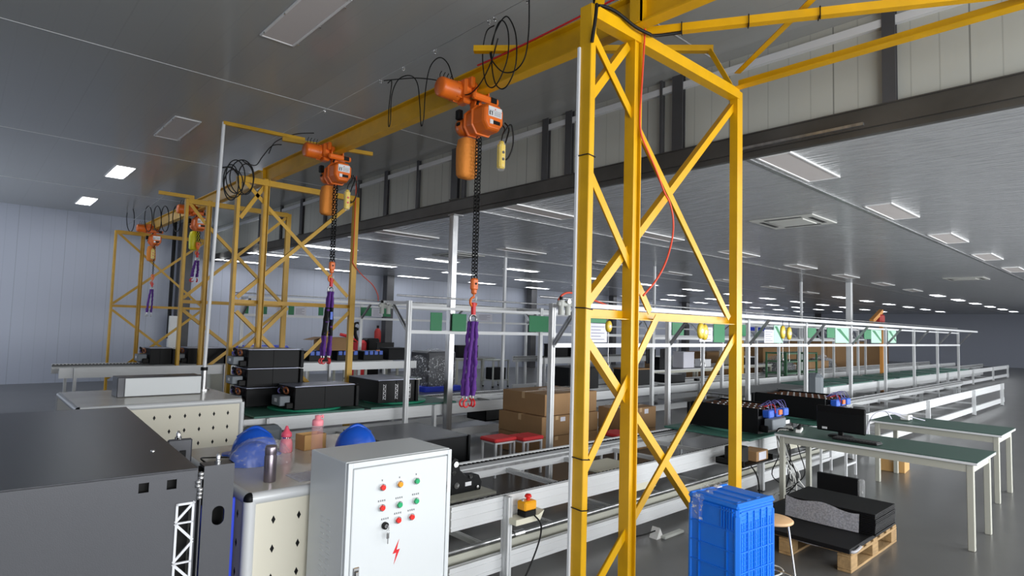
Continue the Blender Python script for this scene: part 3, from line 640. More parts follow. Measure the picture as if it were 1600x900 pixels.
# roller bed beside row one
t = thing('roller_conveyor', 'grey roller bed between the two conveyors at the right', 'roller conveyor', (10.8, 5.6, 0))
MB('galv').beam((10.8, 5.35, .6), (14.3, 5.35, .6), .04, .12).beam((10.8, 6.3, .6), (14.3, 6.3, .6), .04, .12).build('side_frame', t, True)
for k in range(23): MB('roller').cyl((10.9+k*.15, 5.37, .635), (10.9+k*.15, 6.28, .635), .03, n=10).build('roller', t, True)
for x in (11, 12.6, 14.2):
    for y in (5.35, 6.3): MB('alu').box(x-.03, y-.03, 0, x+.03, y+.03, .56).build('leg', t, True)

# turntables and plates
def plate(x, y, z, sx, sy, label, rz=0):
    return solo(MB('green_plate').rbox((0, 0, .012), (sx, sy, .024), .004), 'pallet_plate', label, 'plate', 'green work plates', (x, y, z), rz)
plate(3.5, 8.17, .592, 1.5, 1.1, 'green grey work plate under the lone battery case on the second conveyor')
plate(5.1, 8.17, .592, 1.5, 1.1, 'green grey work plate under the battery case beside the aluminium post')
plate(7.3, 3.79, .592, 1.35, 1.12, 'green work plate under the nearer open battery pack')
plate(9.2, 3.79, .592, 1.35, 1.12, 'green work plate under the farther open battery pack')
for x, y, lab in ((3.6, 8.1, 'bright green turntable ring under the lone battery case'), (5.05, 8.15, 'bright green turntable ring under the case beside the aluminium post')):
    m = MB('green_ring').lathe([(0, .0), (.47, .0), (.48, .008), (.48, .024), (.47, .03), (0, .03)], (0, 0, 0), 40); solo(m, 'turntable', lab, 'turntable', 'turntables', (x, y, .617))
for x, y, lab in ((7.3, 3.75, 'green turntable ring under the nearer open battery pack'), (9.2, 3.75, 'green turntable ring under the farther open battery pack')):
    m = MB('green_plate').lathe([(0, .0), (.42, .0), (.42, .02), (0, .02)], (0, 0, 0), 32); solo(m, 'turntable', lab, 'turntable', 'turntables', (x, y, .617))

# battery cases
def battery(name, label, loc, rz, L=1.0, Wd=.5, H=.33, lid='lid_grey', open_=False, ventend=False, unit=True, group='battery cases'):
    """long axis x; connector end at -x; front side -y"""
    t = thing(name, label, 'battery case', loc, rz, group)
    m = MB('case_black')
    if open_:
        th = .012; m.box(-L/2, -Wd/2, 0, L/2, Wd/2, .015)
        m.box(-L/2, -Wd/2, .015, L/2, -Wd/2+th, H).box(-L/2, Wd/2-th, .015, L/2, Wd/2, H).box(-L/2, -Wd/2+th, .015, -L/2+th, Wd/2-th, H-.09).box(L/2-th, -Wd/2+th, .015, L/2, Wd/2-th, H)
    else: m.rbox((0, 0, H/2-.003), (L, Wd, H-.006), .006)
    m.box(-.012, -Wd/2-.006, 0, .012, -Wd/2, H*.98)
    m.build('case', t)
    m = MB('case_black').rbox((L/2+.03, 0, H*.5-.01), (.05, Wd+.06, H*.98), .008); m.cyl((L/2+.03, -Wd/2-.01, H), (L/2+.03, -Wd/2-.01, H+.007), .012, n=8); m.build('end_bracket', t)
    if not open_:
        MB(lid).box(-L/2, -Wd/2+.004, H-.006, L/2, Wd/2-.004, H+.004).build('lid', t)
    else:
        random.seed(int(loc[0]*10))
        for r in range(4):
            m = MB('dark_clutter'); y = -Wd/2+.07+r*(Wd-.14)/3
            m.box(-L/2+.05, y-.045, .02, L/2-.03, y+.045, H-.03); m.m('copper').box(-L/2+.05, y-.022, H-.03, L/2-.04, y-.008, H-.02); m.m('white')
            for k in range(9): m.rbox((-L/2+.09+k*L/11, y+.018, H-.024), (.02, .012, .012), .002)
            m.build('cell_row', t)
        for k in range(3): MB('cell_blue').rbox((-L/2-.03, -Wd/2+.12+k*.2, H-.07), (.09, .13, .09), .01).build('connector', t)
        MB('orange').rbox((-L/2-.08, -.05, H-.06), (.02, .09, .06), .004).build('orange_plug', t)
        m = MB('hose_violet')
        for k in range(7):
            y = -Wd/2+.08+k*.07; m.tube([(-L/2+.1, y, H), (-L/2, y+random.uniform(-.05, .05), H+.05+random.random()*.03), (-L/2-.06, y+random.uniform(-.08, .08), H-.02)], .004, 5)
        m.m('red').tube([(-L/2+.05, .1, H), (-L/2-.04, .05, H+.03), (-L/2-.09, .1, H-.06)], .006, 5); m.build('cable_bundle', t)
    if not unit: return t
    m = MB('grey_motor').rbox((-L/2-.10, Wd*.18 if open_ else -Wd*.12, H*.40), (.14 if not open_ else .1, Wd*.5, H*.42), .008); m.m('flash').box(-L/2-.172 if not open_ else -L/2-.152, -Wd*.2, H*.35, -L/2-.17 if not open_ else -L/2-.15, -Wd*.05, H*.5)
    m.m('black').rbox((-L/2-.05, 0, .06), (.1, Wd*.9, .08), .01); m.build('control_unit', t)
    if not open_:
        m = MB('copper')
        for k in range(2): m.ring((-L/2-.06, -Wd*.22+k*.16, H*.82), .04, .014, (1, .3, .2), 12)
        m.m('dark_clutter').ring((-L/2-.08, 0, H*.85), .05, .014, (1, 0, .5), 12); m.m('hose_violet').ring((-L/2-.05, .05, H*.8), .045, .01, (0, 1, .5), 12); m.build('busbar_coil', t)
    return t
b0 = battery('battery_case', 'long black battery case with pale lid on the green turntable, second conveyor', (3.70, 7.95, .647), .03, .86, .5, .30)
def vented(label, loc, rz, H=.33):
    t = battery('battery_case', label, loc, rz, .62, .9, H, unit=False)
    for k, x in enumerate((-.21, -.01, .21)):
        m = MB('flash'); 
        y = -.458
        m.box(x-.022, y, .05, x-.018, y+.006, .27).box(x+.018, y, .05, x+.022, y+.006, .27)
        for q in range(7):
            z = .05+q*.031; a, b = (x-.02, x+.02) if q % 2 else (x+.02, x-.02)
            m.beam((a, y+.003, z), (b, y+.003, z+.031), .005, .006)
        m.build('lattice_vent', t)
    return t
vented('black battery case with three white lattice vents, beside the aluminium post', (4.84, 8.2, .647), 0)
tt = (3.32, 8.28)
bst = []
for k, lab in enumerate(('bottom of the three stacked', 'middle of the three stacked', 'top of the three stacked')):
    nm = '%s black battery cases behind the cream bench' % lab
    bst.append(battery('battery_case', nm, (3.22, 8.53, .648), 0, .70, .5, .245) if k == 0 else dup(bst[0], (3.22, 8.53, .648+.256*k), 0, nm))
battery('battery_pack', 'nearer open battery pack with blue connectors on the near conveyor, right of yellow post', (7.3, 3.72, .637), R90, .86, .72, .29, open_=True)
battery('battery_pack', 'farther open battery pack with blue connectors, behind the black monitor', (9.2, 3.72, .637), R90, .98, .80, .30, open_=True)
b3 = None
for k, (x, w) in enumerate(((2.66, .34), (3.4, .62), (4.40, .5))):
    lab = ['leftmost black battery case on the third conveyor, between yellow posts', 'wide black battery case on the third conveyor behind the white pole', 'black battery case on the third conveyor just left of the stacked cases'][k]
    b3 = battery('battery_case', lab, (x, 12.2, .984), 0, w, .5, .28)
random.seed(5)
for k in range(4):
    x = 5.0+k*.62; t = thing('cell_module', '%s blue-topped cell module from the left on the third conveyor' % ORD[k], 'battery module', (x, 12.2, .984), 0, 'blue cell modules')
    MB('case_black').rbox((0, 0, .10), (.5, .4, .2), .01).build('housing', t); m = MB('cell_blue')
    for q in range(4): m.rbox((-.18+q*.12, -.19, .16), (.09, .05, .09), .008)
    m.m('copper').rbox((.1, -.2, .21), (.1, .04, .03), .006); m.build('connector', t)

# gear motor at the head of the second line, and motor unit on the near line
t = thing('gear_motor', 'grey drive motor at the end of the second conveyor behind the blue helmet', 'motor', (2.76, 7.36, 0))
MB('grey_motor').rbox((0, 0, .43), (.42, .22, .24), .05).cyl((-.0, -.12, .43), (0, -.14, .43), .09, n=20).build('gearbox', t); MB('grey_motor').rbox((0, 0, .16), (.2, .16, .32), .02).build('pedestal', t)
t = thing('gear_motor', 'grey motor beside a post on the far right conveyor', 'motor', px(1273, 590, Y=5.15).xy.to_3d()+V(0, 0, .45))
MB('grey_motor').rbox((0, 0, .3), (.3, .3, .5), .08).build('housing', t); MB('grey_motor').rbox((0, 0, -.2), (.2, .2, .6), .02).build('pedestal', t)
t = thing('stopper_motor', 'black motor stopper unit mounted inside the near conveyor beside the cabinet', 'motor unit', (2.98, 3.80, .505))
T_ = MB('case_black'); T_.prism([(-.17, 0), (.17, 0), (.18, .06), (.15, .12), (.02, .13), (-.04, .18), (-.06, .26), (-.10, .28), (-.15, .22), (-.17, .1)], -.05, .05, Matrix(((1, 0, 0), (0, 0, -1), (0, 1, 0))), (0, 0, 0)); T_.build('housing', t, bevel=.008)
for x, z, r in ((-.09, .23, .022), (-.11, .17, .02), (.06, .12, .016), (-.08, .07, .024), (.13, .03, .012)): MB('chrome').cyl((x, -.05, z), (x, -.062, z), r, n=14).build('bolt', t)
MB('flash').box(.01, -.053, .05, .07, -.051, .08).build('type_label', t)
MB('beige_paint').box(-.24, -.16, -.02, .24, .16, 0).build('mounting_plate', t)
solo(MB('alu').profile((3.0, 3.32, .44), (3.0, 4.25, .44), .05, .03), 'mounting_bar', 'aluminium bar crossing the near conveyor under the black motor unit', 'bar') if False else None
# emergency stop box
t = thing('emergency_stop_box', 'yellow and black emergency stop box with red button on the near conveyor', 'emergency stop', (3.10, 3.17, .44))
MB('estop_yellow').rbox((0, 0, .09), (.12, .09, .065), .01).build('cover', t); MB('black').rbox((0, 0, .038), (.115, .085, .045), .006).build('base', t)
MB('red_btn').cyl((.01, 0, .12), (.01, 0, .145), .014).lathe([(0, .04), (.018, .038), (.026, .026), (.026, .018), (.014, .012)], (.01, 0, .125), 18).build('push_button', t)
MB('chrome').cyl((-.04, 0, .12), (-.04, 0, .135), .01).build('reset_key', t)
MB('cream_plate').prism([(-.13, -.05), (-.13, -.01), (.09, -.01), (.15, .015), (.11, -.05)], -.05, .05, Matrix(((1, 0, 0), (0, 0, -1), (0, 1, 0))), (0, 0.02, .02)).build('bracket', t)
MB('black_cable').tube([(.03, -.05, .02), (.09, -.06, -.06), (.07, -.05, -.2), (-.06, -.05, -.40), (-.14, -.05, -.425), (-.2, -.02, -.43)], .006).build('cable', t)
t = thing('power_outlet', 'white double socket hanging under the near conveyor between the yellow posts', 'outlet', (4.35, 3.25, .33))
MB('power_white').rbox((0, 0, .05), (.1, .05, .1), .008).build('socket_box', t)
m = MB('ac_dark')
for dz in (.035, .07):
    for dx in (-.015, .015): m.box(dx-.003, -.027, dz-.006, dx+.003, -.0255, dz+.006)
m.build('socket_hole', t)

# bracket plate clusters under the near line
for k, (x, lab) in enumerate(((4.9, 'cream bracket plate under the near conveyor between the two right posts'), (8.3, 'cream bracket plate under the near conveyor below the desk'))):
    solo(MB('cream_plate').prism([(-.2, 0), (.2, .0), (.1, .08), (-.2, .08)], -.12, .12, Matrix(((1, 0, 0), (0, 0, -1), (0, 1, 0)))), 'bracket_plate', lab, 'bracket', loc=(x, 3.55, .30))
solo(MB('cream_plate').rbox((0, 0, .012), (.55, .35, .024), .01), 'machine_cover', 'cream sheet cover inside the near conveyor behind the left yellow post', 'cover', loc=(4.75, 3.8, .46)) 

# ---------------------------------------------------------------- superstructure rows
def row(y, xs, ztop, zsh, arm, label, zrail=None, shelfx=None):
    """arm: signed reach across (towards the line it serves)"""
    t = thing('workstation_frame', label, 'aluminium frame', (xs[0], y, 0))
    for x in xs:
        MB('alu').profile((x, y, .01), (x, y, ztop), .06, .06, (1, 1), up=(1, 0, 0)).build('post', t, True)
        MB('rubber').cyl((x, y, 0), (x, y, .012), .04).build('foot', t, True)
        MB('alu').profile((x, y, ztop-.03), (x, y+arm, ztop-.03), .04, .04).build('arm', t, True)
        MB('galv').profile((x+.0, y+.03*(1 if arm > 0 else -1), zsh+.01), (x+.0, y+arm*.72, ztop-.05), .04, .04, up=(1, 0, 0)).build('brace', t, True)
    e = .03
    MB('white').profile((xs[0], y, ztop-.09), (xs[-1], y, ztop-.09), .04, .04).build('top_rail', t, True)
    MB('white').profile((xs[0], y-.03*(1 if arm < 0 else -1), zsh-.0), (xs[-1], y-.03*(1 if arm < 0 else -1), zsh-.0), .04, .05).build('shelf_rail', t, True)
    MB('alu').profile((xs[0]-.1, y+arm, ztop-.03), (xs[-1], y+arm, ztop-.03), .04, .05).build('overhead_rail', t, True)
    MB('galv').cyl((xs[0]-.2, y+.02, ztop+.07), (xs[-1], y+.02, ztop+.07), .013, n=8).build('air_pipe', t, True)
    return t
row(4.91, [5.14, 7.56, 9.98, 12.40, 14.86, 17.3, 19.8, 22.3, 25], 2.09, 1.60, -.52, 'near aluminium workstation frame with shelf rails, right of the carton stack')
row(7.44, [4.80, 7.50, 10.2, 12.9, 15.6, 18.3, 21, 24], 2.14, 1.69, .62, 'second aluminium workstation frame, in front of the second conveyor')
row(12.9, [4.3, 7.0, 9.7, 12.4, 15.1, 17.8, 20.5, 24], 2.28, 1.90, -.6, 'third aluminium workstation frame with green boards before the back wall')
row(6.85, [10.0, 12.7, 15.6, 18.5, 21.4], 2.09, 1.66, .35, 'slim aluminium frame behind the roller bed at the right')

def board(Y, x0, x1, y0, y1, kind, label, th=.006):
    a = px(x0, y0, Y=Y); b = px(x1, y1, Y=Y); z1, z0 = a.z, b.z; xa, xb = a.x, b.x
    nm = {'g': 'green_board', 'p': 'paper_sheet', 'l': 'pale_board'}[kind]
    if kind == 'g':
        m = MB('green_sign').rbox(((xa+xb)/2, Y, (z0+z1)/2), (xb-xa, th*2, z1-z0), .002)
    elif kind == 'l':
        m = MB('pale_green').rbox(((xa+xb)/2, Y, (z0+z1)/2), (xb-xa, th*2, z1-z0), .002)
        m.m('green_sign').add([(xa+(xb-xa)*.05, Y-th-.001, z1-.02), (xa+(xb-xa)*.35, Y-th-.001, z1-.02), (xb-.02, Y-th-.001, z0+.08), (xb-.02, Y-th-.001, z0+.02)], [(0, 1, 2, 3)])
    else:
        m = MB('paper').rbox(((xa+xb)/2, Y, (z0+z1)/2), (xb-xa, th, z1-z0), .001); m.m('paper_ink')
        n = 5
        for k in range(n):
            z = z0+(z1-z0)*(k+1)/(n+1); m.box(xa+(xb-xa)*.12, Y-th*.5-.001, z-.006, xa+(xb-xa)*(.85-.2*(k % 2)), Y-th*.5, z+.003)
    return solo(m, nm, label, 'board' if kind != 'p' else 'paper', 'boards on the workstation frames')
for args in ((7.40, 673, 690, 488, 517, 'g', 'left piece of the large green board seen left of the silver column'), (7.40, 707, 728, 490, 518, 'g', 'right piece of the large green board beside the purple sling'),
             (7.40, 827, 858, 493, 519, 'g', 'green board between two posts, left of the filter unit'), (12.95, 745, 769, 490, 502, 'p', 'small paper sheet just right of the purple sling'),
             (4.88, 917, 947, 495, 505, 'g', 'green board strip above a white sheet, between left and middle yellow posts'), (4.88, 920, 948, 505, 535, 'p', 'white instruction sheet between left and middle yellow posts'),
             (4.88, 1050, 1068, 504, 524, 'g', 'green board beside the aluminium post left of the spring balancers'), (4.88, 1093, 1113, 511, 534, 'p', 'white sheet behind the spring balancer pair at centre right'), (4.88, 1115, 1132, 504, 535, 'g', 'green board just left of the right yellow post'),
             (4.88, 1153, 1165, 507, 525, 'g', 'narrow green board just right of the right yellow post'), (4.88, 1194, 1209, 515, 536, 'p', 'white sheet left of the two yellow balancers at the right'), (4.88, 1209, 1223, 508, 536, 'l', 'pale green board left of the two yellow balancers at the right'),
             (4.88, 1262, 1275, 512, 528, 'g', 'green board between the third and fourth right posts, left piece'), (4.88, 1292, 1304, 512, 528, 'g', 'green board between the third and fourth right posts, right piece'), (4.88, 1305, 1326, 512, 536, 'l', 'pale board with a green stripe left of the thick white column'),
             (4.88, 1350, 1361, 515, 530, 'g', 'green board near the right edge, left piece'), (4.88, 1361, 1377, 515, 536, 'l', 'pale striped board near the right edge'), (4.88, 1387, 1400, 516, 536, 'l', 'pale striped board at the right edge'),
             (12.85, 383, 388, 477, 490, 'g', 'leftmost small green board on the far frame'), (12.85, 411, 417, 478, 491, 'g', 'second small green board from the left on the far frame'), (12.85, 432, 445, 479, 490, 'p', 'small white sheet left of the third far green board'),
             (12.85, 451, 459, 478, 492, 'g', 'third small green board from the left on the far frame'), (12.85, 460, 478, 480, 493, 'p', 'small white sheet right of the third far green board'), (12.85, 498, 505, 479, 493, 'g', 'small green board just left of the sleeved purple sling'),
             (12.85, 564, 580, 480, 494, 'g', 'far green board below the air filter, left piece'), (12.85, 581, 598, 482, 495, 'p', 'far white sheet below the air filter'), (12.85, 599, 610, 482, 495, 'g', 'far green board below the air filter, right piece')):
    board(*args)
# spring balancers, filters
for k, (x, y, lab) in enumerate(((1095, 517, 'yellow spring balancer left of the right yellow post, left of the pair'), (1101, 519, 'yellow spring balancer left of the right yellow post, right of the pair'), (1223, 519, 'yellow spring balancer at the right, left of the two'), (1233, 521, 'yellow spring balancer at the right, right of the two'), (951, 510, 'small yellow spring balancer between left and middle yellow posts'))):
    p = px(x, y, Y=4.39); t = thing('spring_balancer', lab, 'spring balancer', p, 0, 'spring balancers'); s_ = .6 if k == 4 else 1
    MB('yellow_plastic').lathe([(0, -.025), (.05*s_, -.025), (.075*s_, -.015), (.075*s_, .015), (.05*s_, .025), (0, .025)], (0, 0, 0), 20, Matrix(((1, 0, 0), (0, 0, 1), (0, 1.45, 0)))).build('reel_housing', t)
    MB('paper').cyl((0, -.026, 0), (0, -.028, 0), .03*s_).build('label_disc', t)
    MB('black').tube([(0, 0, .07*s_), (0, 0, 2.03-p.z)], .006).build('hanger', t)
    MB('steel').tube([(0, 0, -.07), (0, 0, -.42)], .003, 5).tube([(0, 0, -.42), (.015, 0, -.45), (0, 0, -.48)], .006, 5).build('cable_and_hook', t)
for x, y, Y, lab in ((602, 480, 8.0, 'air filter regulator on the end of the second frame, below the hose'), (882, 478, 4.5, 'air filter regulator half hidden behind the left yellow post')):
    p = px(x, y, Y=Y); t = thing('air_filter_unit', lab, 'air filter', p)
    m = MB('grey_paint')
    for d in (-.055, .055): m.cyl((d, 0, -.10), (d, 0, .0), .032, n=14).cyl((d, 0, 0), (d, 0, .06), .04, n=14)
    m.build('filter_bowl', t); MB('grey_paint').rbox((0, 0, .02), (.22, .05, .05), .01).build('manifold', t)
    MB('chrome').cyl((.02, -.04, .05), (.02, -.055, .05), .025, n=16).build('gauge', t); MB('black').cyl((-.055, 0, .06), (-.055, 0, .10), .02).build('knob', t)
cable([px(a, b, Y=4.6) for a, b in ((872, 470), (880, 460), (895, 458), (930, 470), (950, 478), (962, 487))], .012, 'red_hose', 'air_hose', 'coiled red hose looping behind the left yellow post', 'hose')

# ---------------------------------------------------------------- foreground: control cabinet
t = thing('control_cabinet', 'white electric control cabinet with push buttons and red lightning bolt, front centre', 'control cabinet', (1.80, 2.80, 0))
cw, cd, ch = .644, .40, 1.1
MB('cab_white').rbox((0, cd/2+.01, ch/2), (cw, cd, ch), .004).build('body', t)
MB('cab_white').box(-cw/2+.003, -.012, .02, -cw/2+.028, .01, ch-.003).box(cw/2-.028, -.012, .02, cw/2-.003, .01, ch-.003).box(-cw/2+.028, -.012, ch-.028, cw/2-.028, .01, ch-.003).build('door_surround', t, bevel=.002)
door = MB('cab_white').rbox((0, -.002, ch/2+.0), (cw-.064, .022, ch-.07), .004).build('door', t)
MB('chrome').box(cw/2-.030, -.016, .86, cw/2-.022, -.012, .92).build('hinge', t)
def onface(x, y):
    p = px(x, y, Y=2.786); return p.x-1.80, p.z
btn = [(597, 761, 'red_btn', 'chrome', 0), (624, 756, 'amber_btn', 'chrome', 0), (650, 751, 'green_btn', 'chrome', 0), (596, 793, 'red_btn', 'chrome', 0), (623, 788, 'green_btn', 'chrome', 1), (649, 782, 'green_btn', 'chrome', 1), (621, 812, 'red_btn', 'chrome', 1), (642, 807, 'red_btn', 'chrome', 1)]
for x, y, c, r, sq in btn:
    bx, bz = onface(x, y)
    o = MB('chrome').cyl((bx, -.012, bz), (bx, -.024, bz), .0185, n=24); o = o.build('push_button', t)
    m = MB(c).cyl((bx, -.022, bz), (bx, -.034, bz), .0145, .0125, n=24); m.build('button_cap', o)
    m = MB('dark_clutter')
    n_ = 1 if y in (761, 756, 751) else 4
    for k in range(n_):
        gx = bx-.012*(n_-1)/2*1.0+k*.012; gz = bz+.034
        m.box(gx-.004, -.0145, gz-.004, gx+.004, -.0138, gz-.0025).box(gx-.004, -.0145, gz+.002, gx+.004, -.0138, gz+.0035).box(gx-.001, -.0145, gz-.004, gx+.001, -.0138, gz+.004)
    m.build('button_caption', t)
bx, bz = onface(601, 821)
o = MB('black').cyl((bx, -.012, bz), (bx, -.026, bz), .0185, n=24).build('key_switch', t)
MB('chrome').cyl((bx, -.026, bz), (bx, -.032, bz), .01, n=16).box(bx-.002, -.055, bz-.008, bx+.002, -.03, bz+.006).ring((bx, -.05, bz-.022), .011, .0018, (1, 0, 0), 14).rbox((bx+.002, -.046, bz-.045), (.016, .003, .028), .001).box(bx, -.047, bz-.085, bx+.005, -.045, bz-.055).build('key', o)
m = MB('dark_clutter')
for k in range(4):
    gx = bx-.018+k*.012; gz = bz+.034; m.box(gx-.004, -.0145, gz-.004, gx+.004, -.0138, gz-.0025).box(gx-.004, -.0145, gz+.002, gx+.004, -.0138, gz+.0035).box(gx-.001, -.0145, gz-.004, gx+.001, -.0138, gz+.004)
m.build('button_caption', t)
bx, bz = onface(619, 862); s_ = .062
MB('red').prism([(a*s_*.55, b*s_) for a, b in ((.45, 1), (-.62, -.12), (.02, -.08), (-.35, -1), (.66, .18), (.08, .14))], 0, .001, Matrix(((1, 0, 0), (0, 0, -1), (0, 1, 0))), (bx, -.0132, bz)).build('lightning_bolt', t)
bx, bz = onface(556, 893); m = MB('chrome').rbox((bx, -.016, bz-.045), (.034, .008, .13), .003); m.m('ac_dark').rbox((bx, -.021, bz-.045), (.022, .004, .10), .002); m.m('chrome').rbox((bx, -.024, bz-.045), (.016, .006, .09), .002); m.build('door_handle', t)
m = MB('cab_white')
for c in range(2):
    for k in range(13): m.add([(-cw/2, .15+c*.07, .44+k*.028), (-cw/2, .19+c*.07, .44+k*.028), (-cw/2-.003, .15+c*.07, .448+k*.028), (-cw/2-.003, .19+c*.07, .448+k*.028), (-cw/2, .15+c*.07, .449+k*.028), (-cw/2, .19+c*.07, .449+k*.028)], [(0, 1, 3, 2), (2, 3, 5, 4), (0, 2, 4), (1, 5, 3)])
m.build('louvre', t)

# cream benches with diamond cut-outs
def bench(x0, x1, y0, y1, z, label, nx, side=True, dz=.105, dx=.112, first=.12, d=.024):
    t = thing('cream_work_bench', label, 'bench', (x0, y0, 0))
    m = MB('cream').rbox(((x0+x1)/2, (y0+y1)/2, (z-.05)/2+.02), (x1-x0-.03, y1-y0-.03, z-.09), .004)
    MB('table_top').rbox(((x0+x1)/2, (y0+y1)/2, z-.012), (x1-x0-.06, y1-y0-.06, .024), .003).build('top', t, True)
    r = .032
    for a, b in (((x0, y0, z-r), (x1, y0, z-r)), ((x0, y1, z-r), (x1, y1, z-r)), ((x0, y0, z-r), (x0, y1, z-r)), ((x1, y0, z-r), (x1, y1, z-r))):
        a = Vector(a)+V(r if a[0] == x0 else -r, r if a[1] == y0 else -r, 0); b = Vector(b)+V(r if b[0] == x0 else -r, r if b[1] == y0 else -r, 0)
        MB('alu').cyl(a, b, r, n=20).build('edge_trim', t, True)
    for a in ((x0, y0), (x1, y0), (x0, y1), (x1, y1)):
        c = V(a[0]+(r if a[0] == x0 else -r), a[1]+(r if a[1] == y0 else -r), 0)
        MB('alu').cyl(c, c+V(0, 0, z-r-.01), r, n=20).build('corner_post', t, True)
        MB('case_black').lathe([(r*1.02*math.cos(q*math.pi/12), r*1.02*math.sin(q*math.pi/12)) for q in range(-1, 7)], c+V(0, 0, z-r), 20).build('corner_cap', t, True)
    m.m('black')
    xx = x0+first; 
    while xx < x1-.08:
        zz = z-.155; k = 0
        while zz > .1:
            m.prism([(0, -d), (d*.5, 0), (0, d), (-d*.5, 0)], 0, .003, Matrix(((1, 0, 0), (0, 0, -1), (0, 1, 0))), (xx, y0+.0165, zz)); zz -= dz
        xx += dx
    yy = y0+.15
    while side and yy < y1-.1:
        zz = z-.13
        while zz > .1:
            m.prism([(0, -d), (d*.5, 0), (0, d), (-d*.5, 0)], 0, .003, Matrix(((0, 0, -1), (1, 0, 0), (0, 1, 0))), (x0+.0165, yy, zz)); zz -= dz
        yy += dx
    m.build('perforated_panel', t, True)
    return t
bench(1.15, 2.38, 3.24, 4.62, .90, 'near cream bench with diamond cut-outs carrying helmets and bottles', 6, True, .150, .139, .154, .022)
bench(.9, 2.50, 7.22, 8.80, .90, 'far cream bench with diamond cut-outs carrying the white box and tall pole', 8, False, .153, .1465, .10, .026)

# things on the near bench
def helmet(x, y, z, rz, label, tilt=0, s=1):
    t = thing('hard_hat', label, 'hard hat', (x, y, z), rz, 'blue hard hats')
    m = MB('blue_helmet'); pr = [(.128*math.cos(a), .15*math.sin(a)+.02) for a in [q*math.pi/2/10 for q in range(11)]]
    M = Matrix.Diagonal((1.12*s, .92*s, s)); m.lathe([(.13, .004), (.13, .02)]+pr[1:], (0, 0, 0), 32, M)
    m.tube([(-.10*s, 0, .12*s), (0, 0, .178*s), (.11*s, 0, .11*s)], .012, 8); m.build('shell', t)
    m = MB('blue_helmet').lathe([(.13, .012), (.155, .004), (.156, .0), (.13, .004)], (0, 0, 0), 32, M); m.prism([(.10, -.07), (.19, -.05), (.205, 0), (.19, .05), (.10, .07)], .0, .008, None); m.build('brim', t)
    MB('black').tube([(-.14, -.03, .01), (-.18, -.06, .01), (-.16, -.10, .008), (-.10, -.12, .008)], .005).build('chin_strap', t)
    return t
helmet(1.53, 4.20, .90, 2.6, 'blue hard hat half covered by a clear plastic bag, left on the near bench')
helmet(2.13, 3.92, .90, 2.9, 'blue hard hat showing behind the white control cabinet')
random.seed(11)
def lump(cx, cy, sx, sy, sz, n=18, k=9, amp=.12, z=0):
    m = MB('plastic_film'); vs = []
    for i in range(k+1):
        a = i/k*math.pi/2; r = math.cos(a); 
        for j in range(n):
            b = 2*math.pi*j/n; q = 1+random.uniform(-amp, amp); vs.append(V(cx+sx*r*math.cos(b)*q, cy+sy*r*math.sin(b)*q, z+sz*math.sin(a)*q))
    m.add(vs, [(i*n+j, i*n+(j+1) % n, (i+1)*n+(j+1) % n, (i+1)*n+j) for i in range(k) for j in range(n)], True); return m
t = thing('bagged_hard_hat', 'blue crumpled item inside a clear plastic bag behind the metal flask', 'bagged item', (1.43, 3.92, .902))
m = lump(-.01, 0, .145, .115, .135, n=24, k=10, amp=.03); m.names = ['blue_helmet']; m.build('contents', t)
m = lump(.03, 0, .20, .15, .155, n=30, k=14, amp=.045); m.build('plastic_bag', t)
t = thing('thermos_flask', 'grey metallic thermos flask on the near bench', 'flask', (1.345, 3.44, .90))
MB('thermos').lathe([(0, 0), (.031, 0), (.033, .006), (.033, .14), (.030, .148), (.030, .152)], n=28).build('body', t); MB('thermos').lathe([(.0315, .152), (.032, .156), (.032, .19), (.028, .199), (0, .2)], n=28).build('cap', t)
t = thing('baby_bottle', 'small pink bottle with rounded cap on the near bench', 'bottle', (1.72, 4.14, .90))
MB('pink').lathe([(0, 0), (.04, 0), (.043, .01), (.042, .06), (.036, .085), (.026, .095), (.024, .105)], n=24).build('sleeve', t); MB('pink_deep').lathe([(.034, .105), (.036, .112), (.034, .13), (.020, .145), (.012, .165), (.007, .178), (0, .18)], n=24).build('cap', t); MB('chrome').lathe([(.0265, .09), (.0265, .106)], n=20).build('neck_ring', t)
t = thing('water_bottle', 'clear pink water bottle with pink lid beside the small carton', 'bottle', (1.83, 3.90, .90))
MB('clear_pink').lathe([(0, 0), (.034, 0), (.037, .01), (.037, .20), (.033, .215)], n=24).build('body', t); MB('pink').lathe([(.036, .205), (.037, .21), (.037, .235), (.03, .245), (.02, .247), (.02, .27), (0, .275)], n=24).build('lid', t); MB('pink').tube([(.02, 0, .262), (.035, 0, .268), (.035, 0, .25)], .006).build('loop_handle', t)
t = thing('small_carton', 'small open brown carton between the two pink bottles', 'carton', (1.91, 4.17, .90), .1)
m = MB('carton_light'); a, b, h = .085, .06, .105
m.box(-a, -b, 0, a, b, .004).box(-a, -b, 0, a, -b+.004, h).box(-a, b-.004, 0, a, b, h).box(-a, -b, 0, -a+.004, b, h).box(a-.004, -b, 0, a, b, h); m.build('box', t)
m = MB('plastic_film'); vs = []; n = 10
for i in range(n+1):
    for j in range(n+1): vs.append(V(1.46+.2*j/n+.02*i/n, 3.32+.22*i/n, .903+random.random()*.006))
m.add(vs, [(i*(n+1)+j, i*(n+1)+j+1, (i+1)*(n+1)+j+1, (i+1)*(n+1)+j) for i in range(n) for j in range(n)], True); m.m('paper').box(1.47, 3.33, .9005, 1.64, 3.53, .902)
solo(m, 'film_pouch', 'flat plastic pouch with paper at the front of the near bench', 'pouch')
cable([V(1.19, 3.95, .91), V(1.17, 4.1, .93), V(1.25, 4.2, .91), V(1.36, 4.15, .905), V(1.3, 4.0, .905)], .005, 'black_cable', 'strap', 'black thin strap lying on the near bench behind the dark case', 'strap')
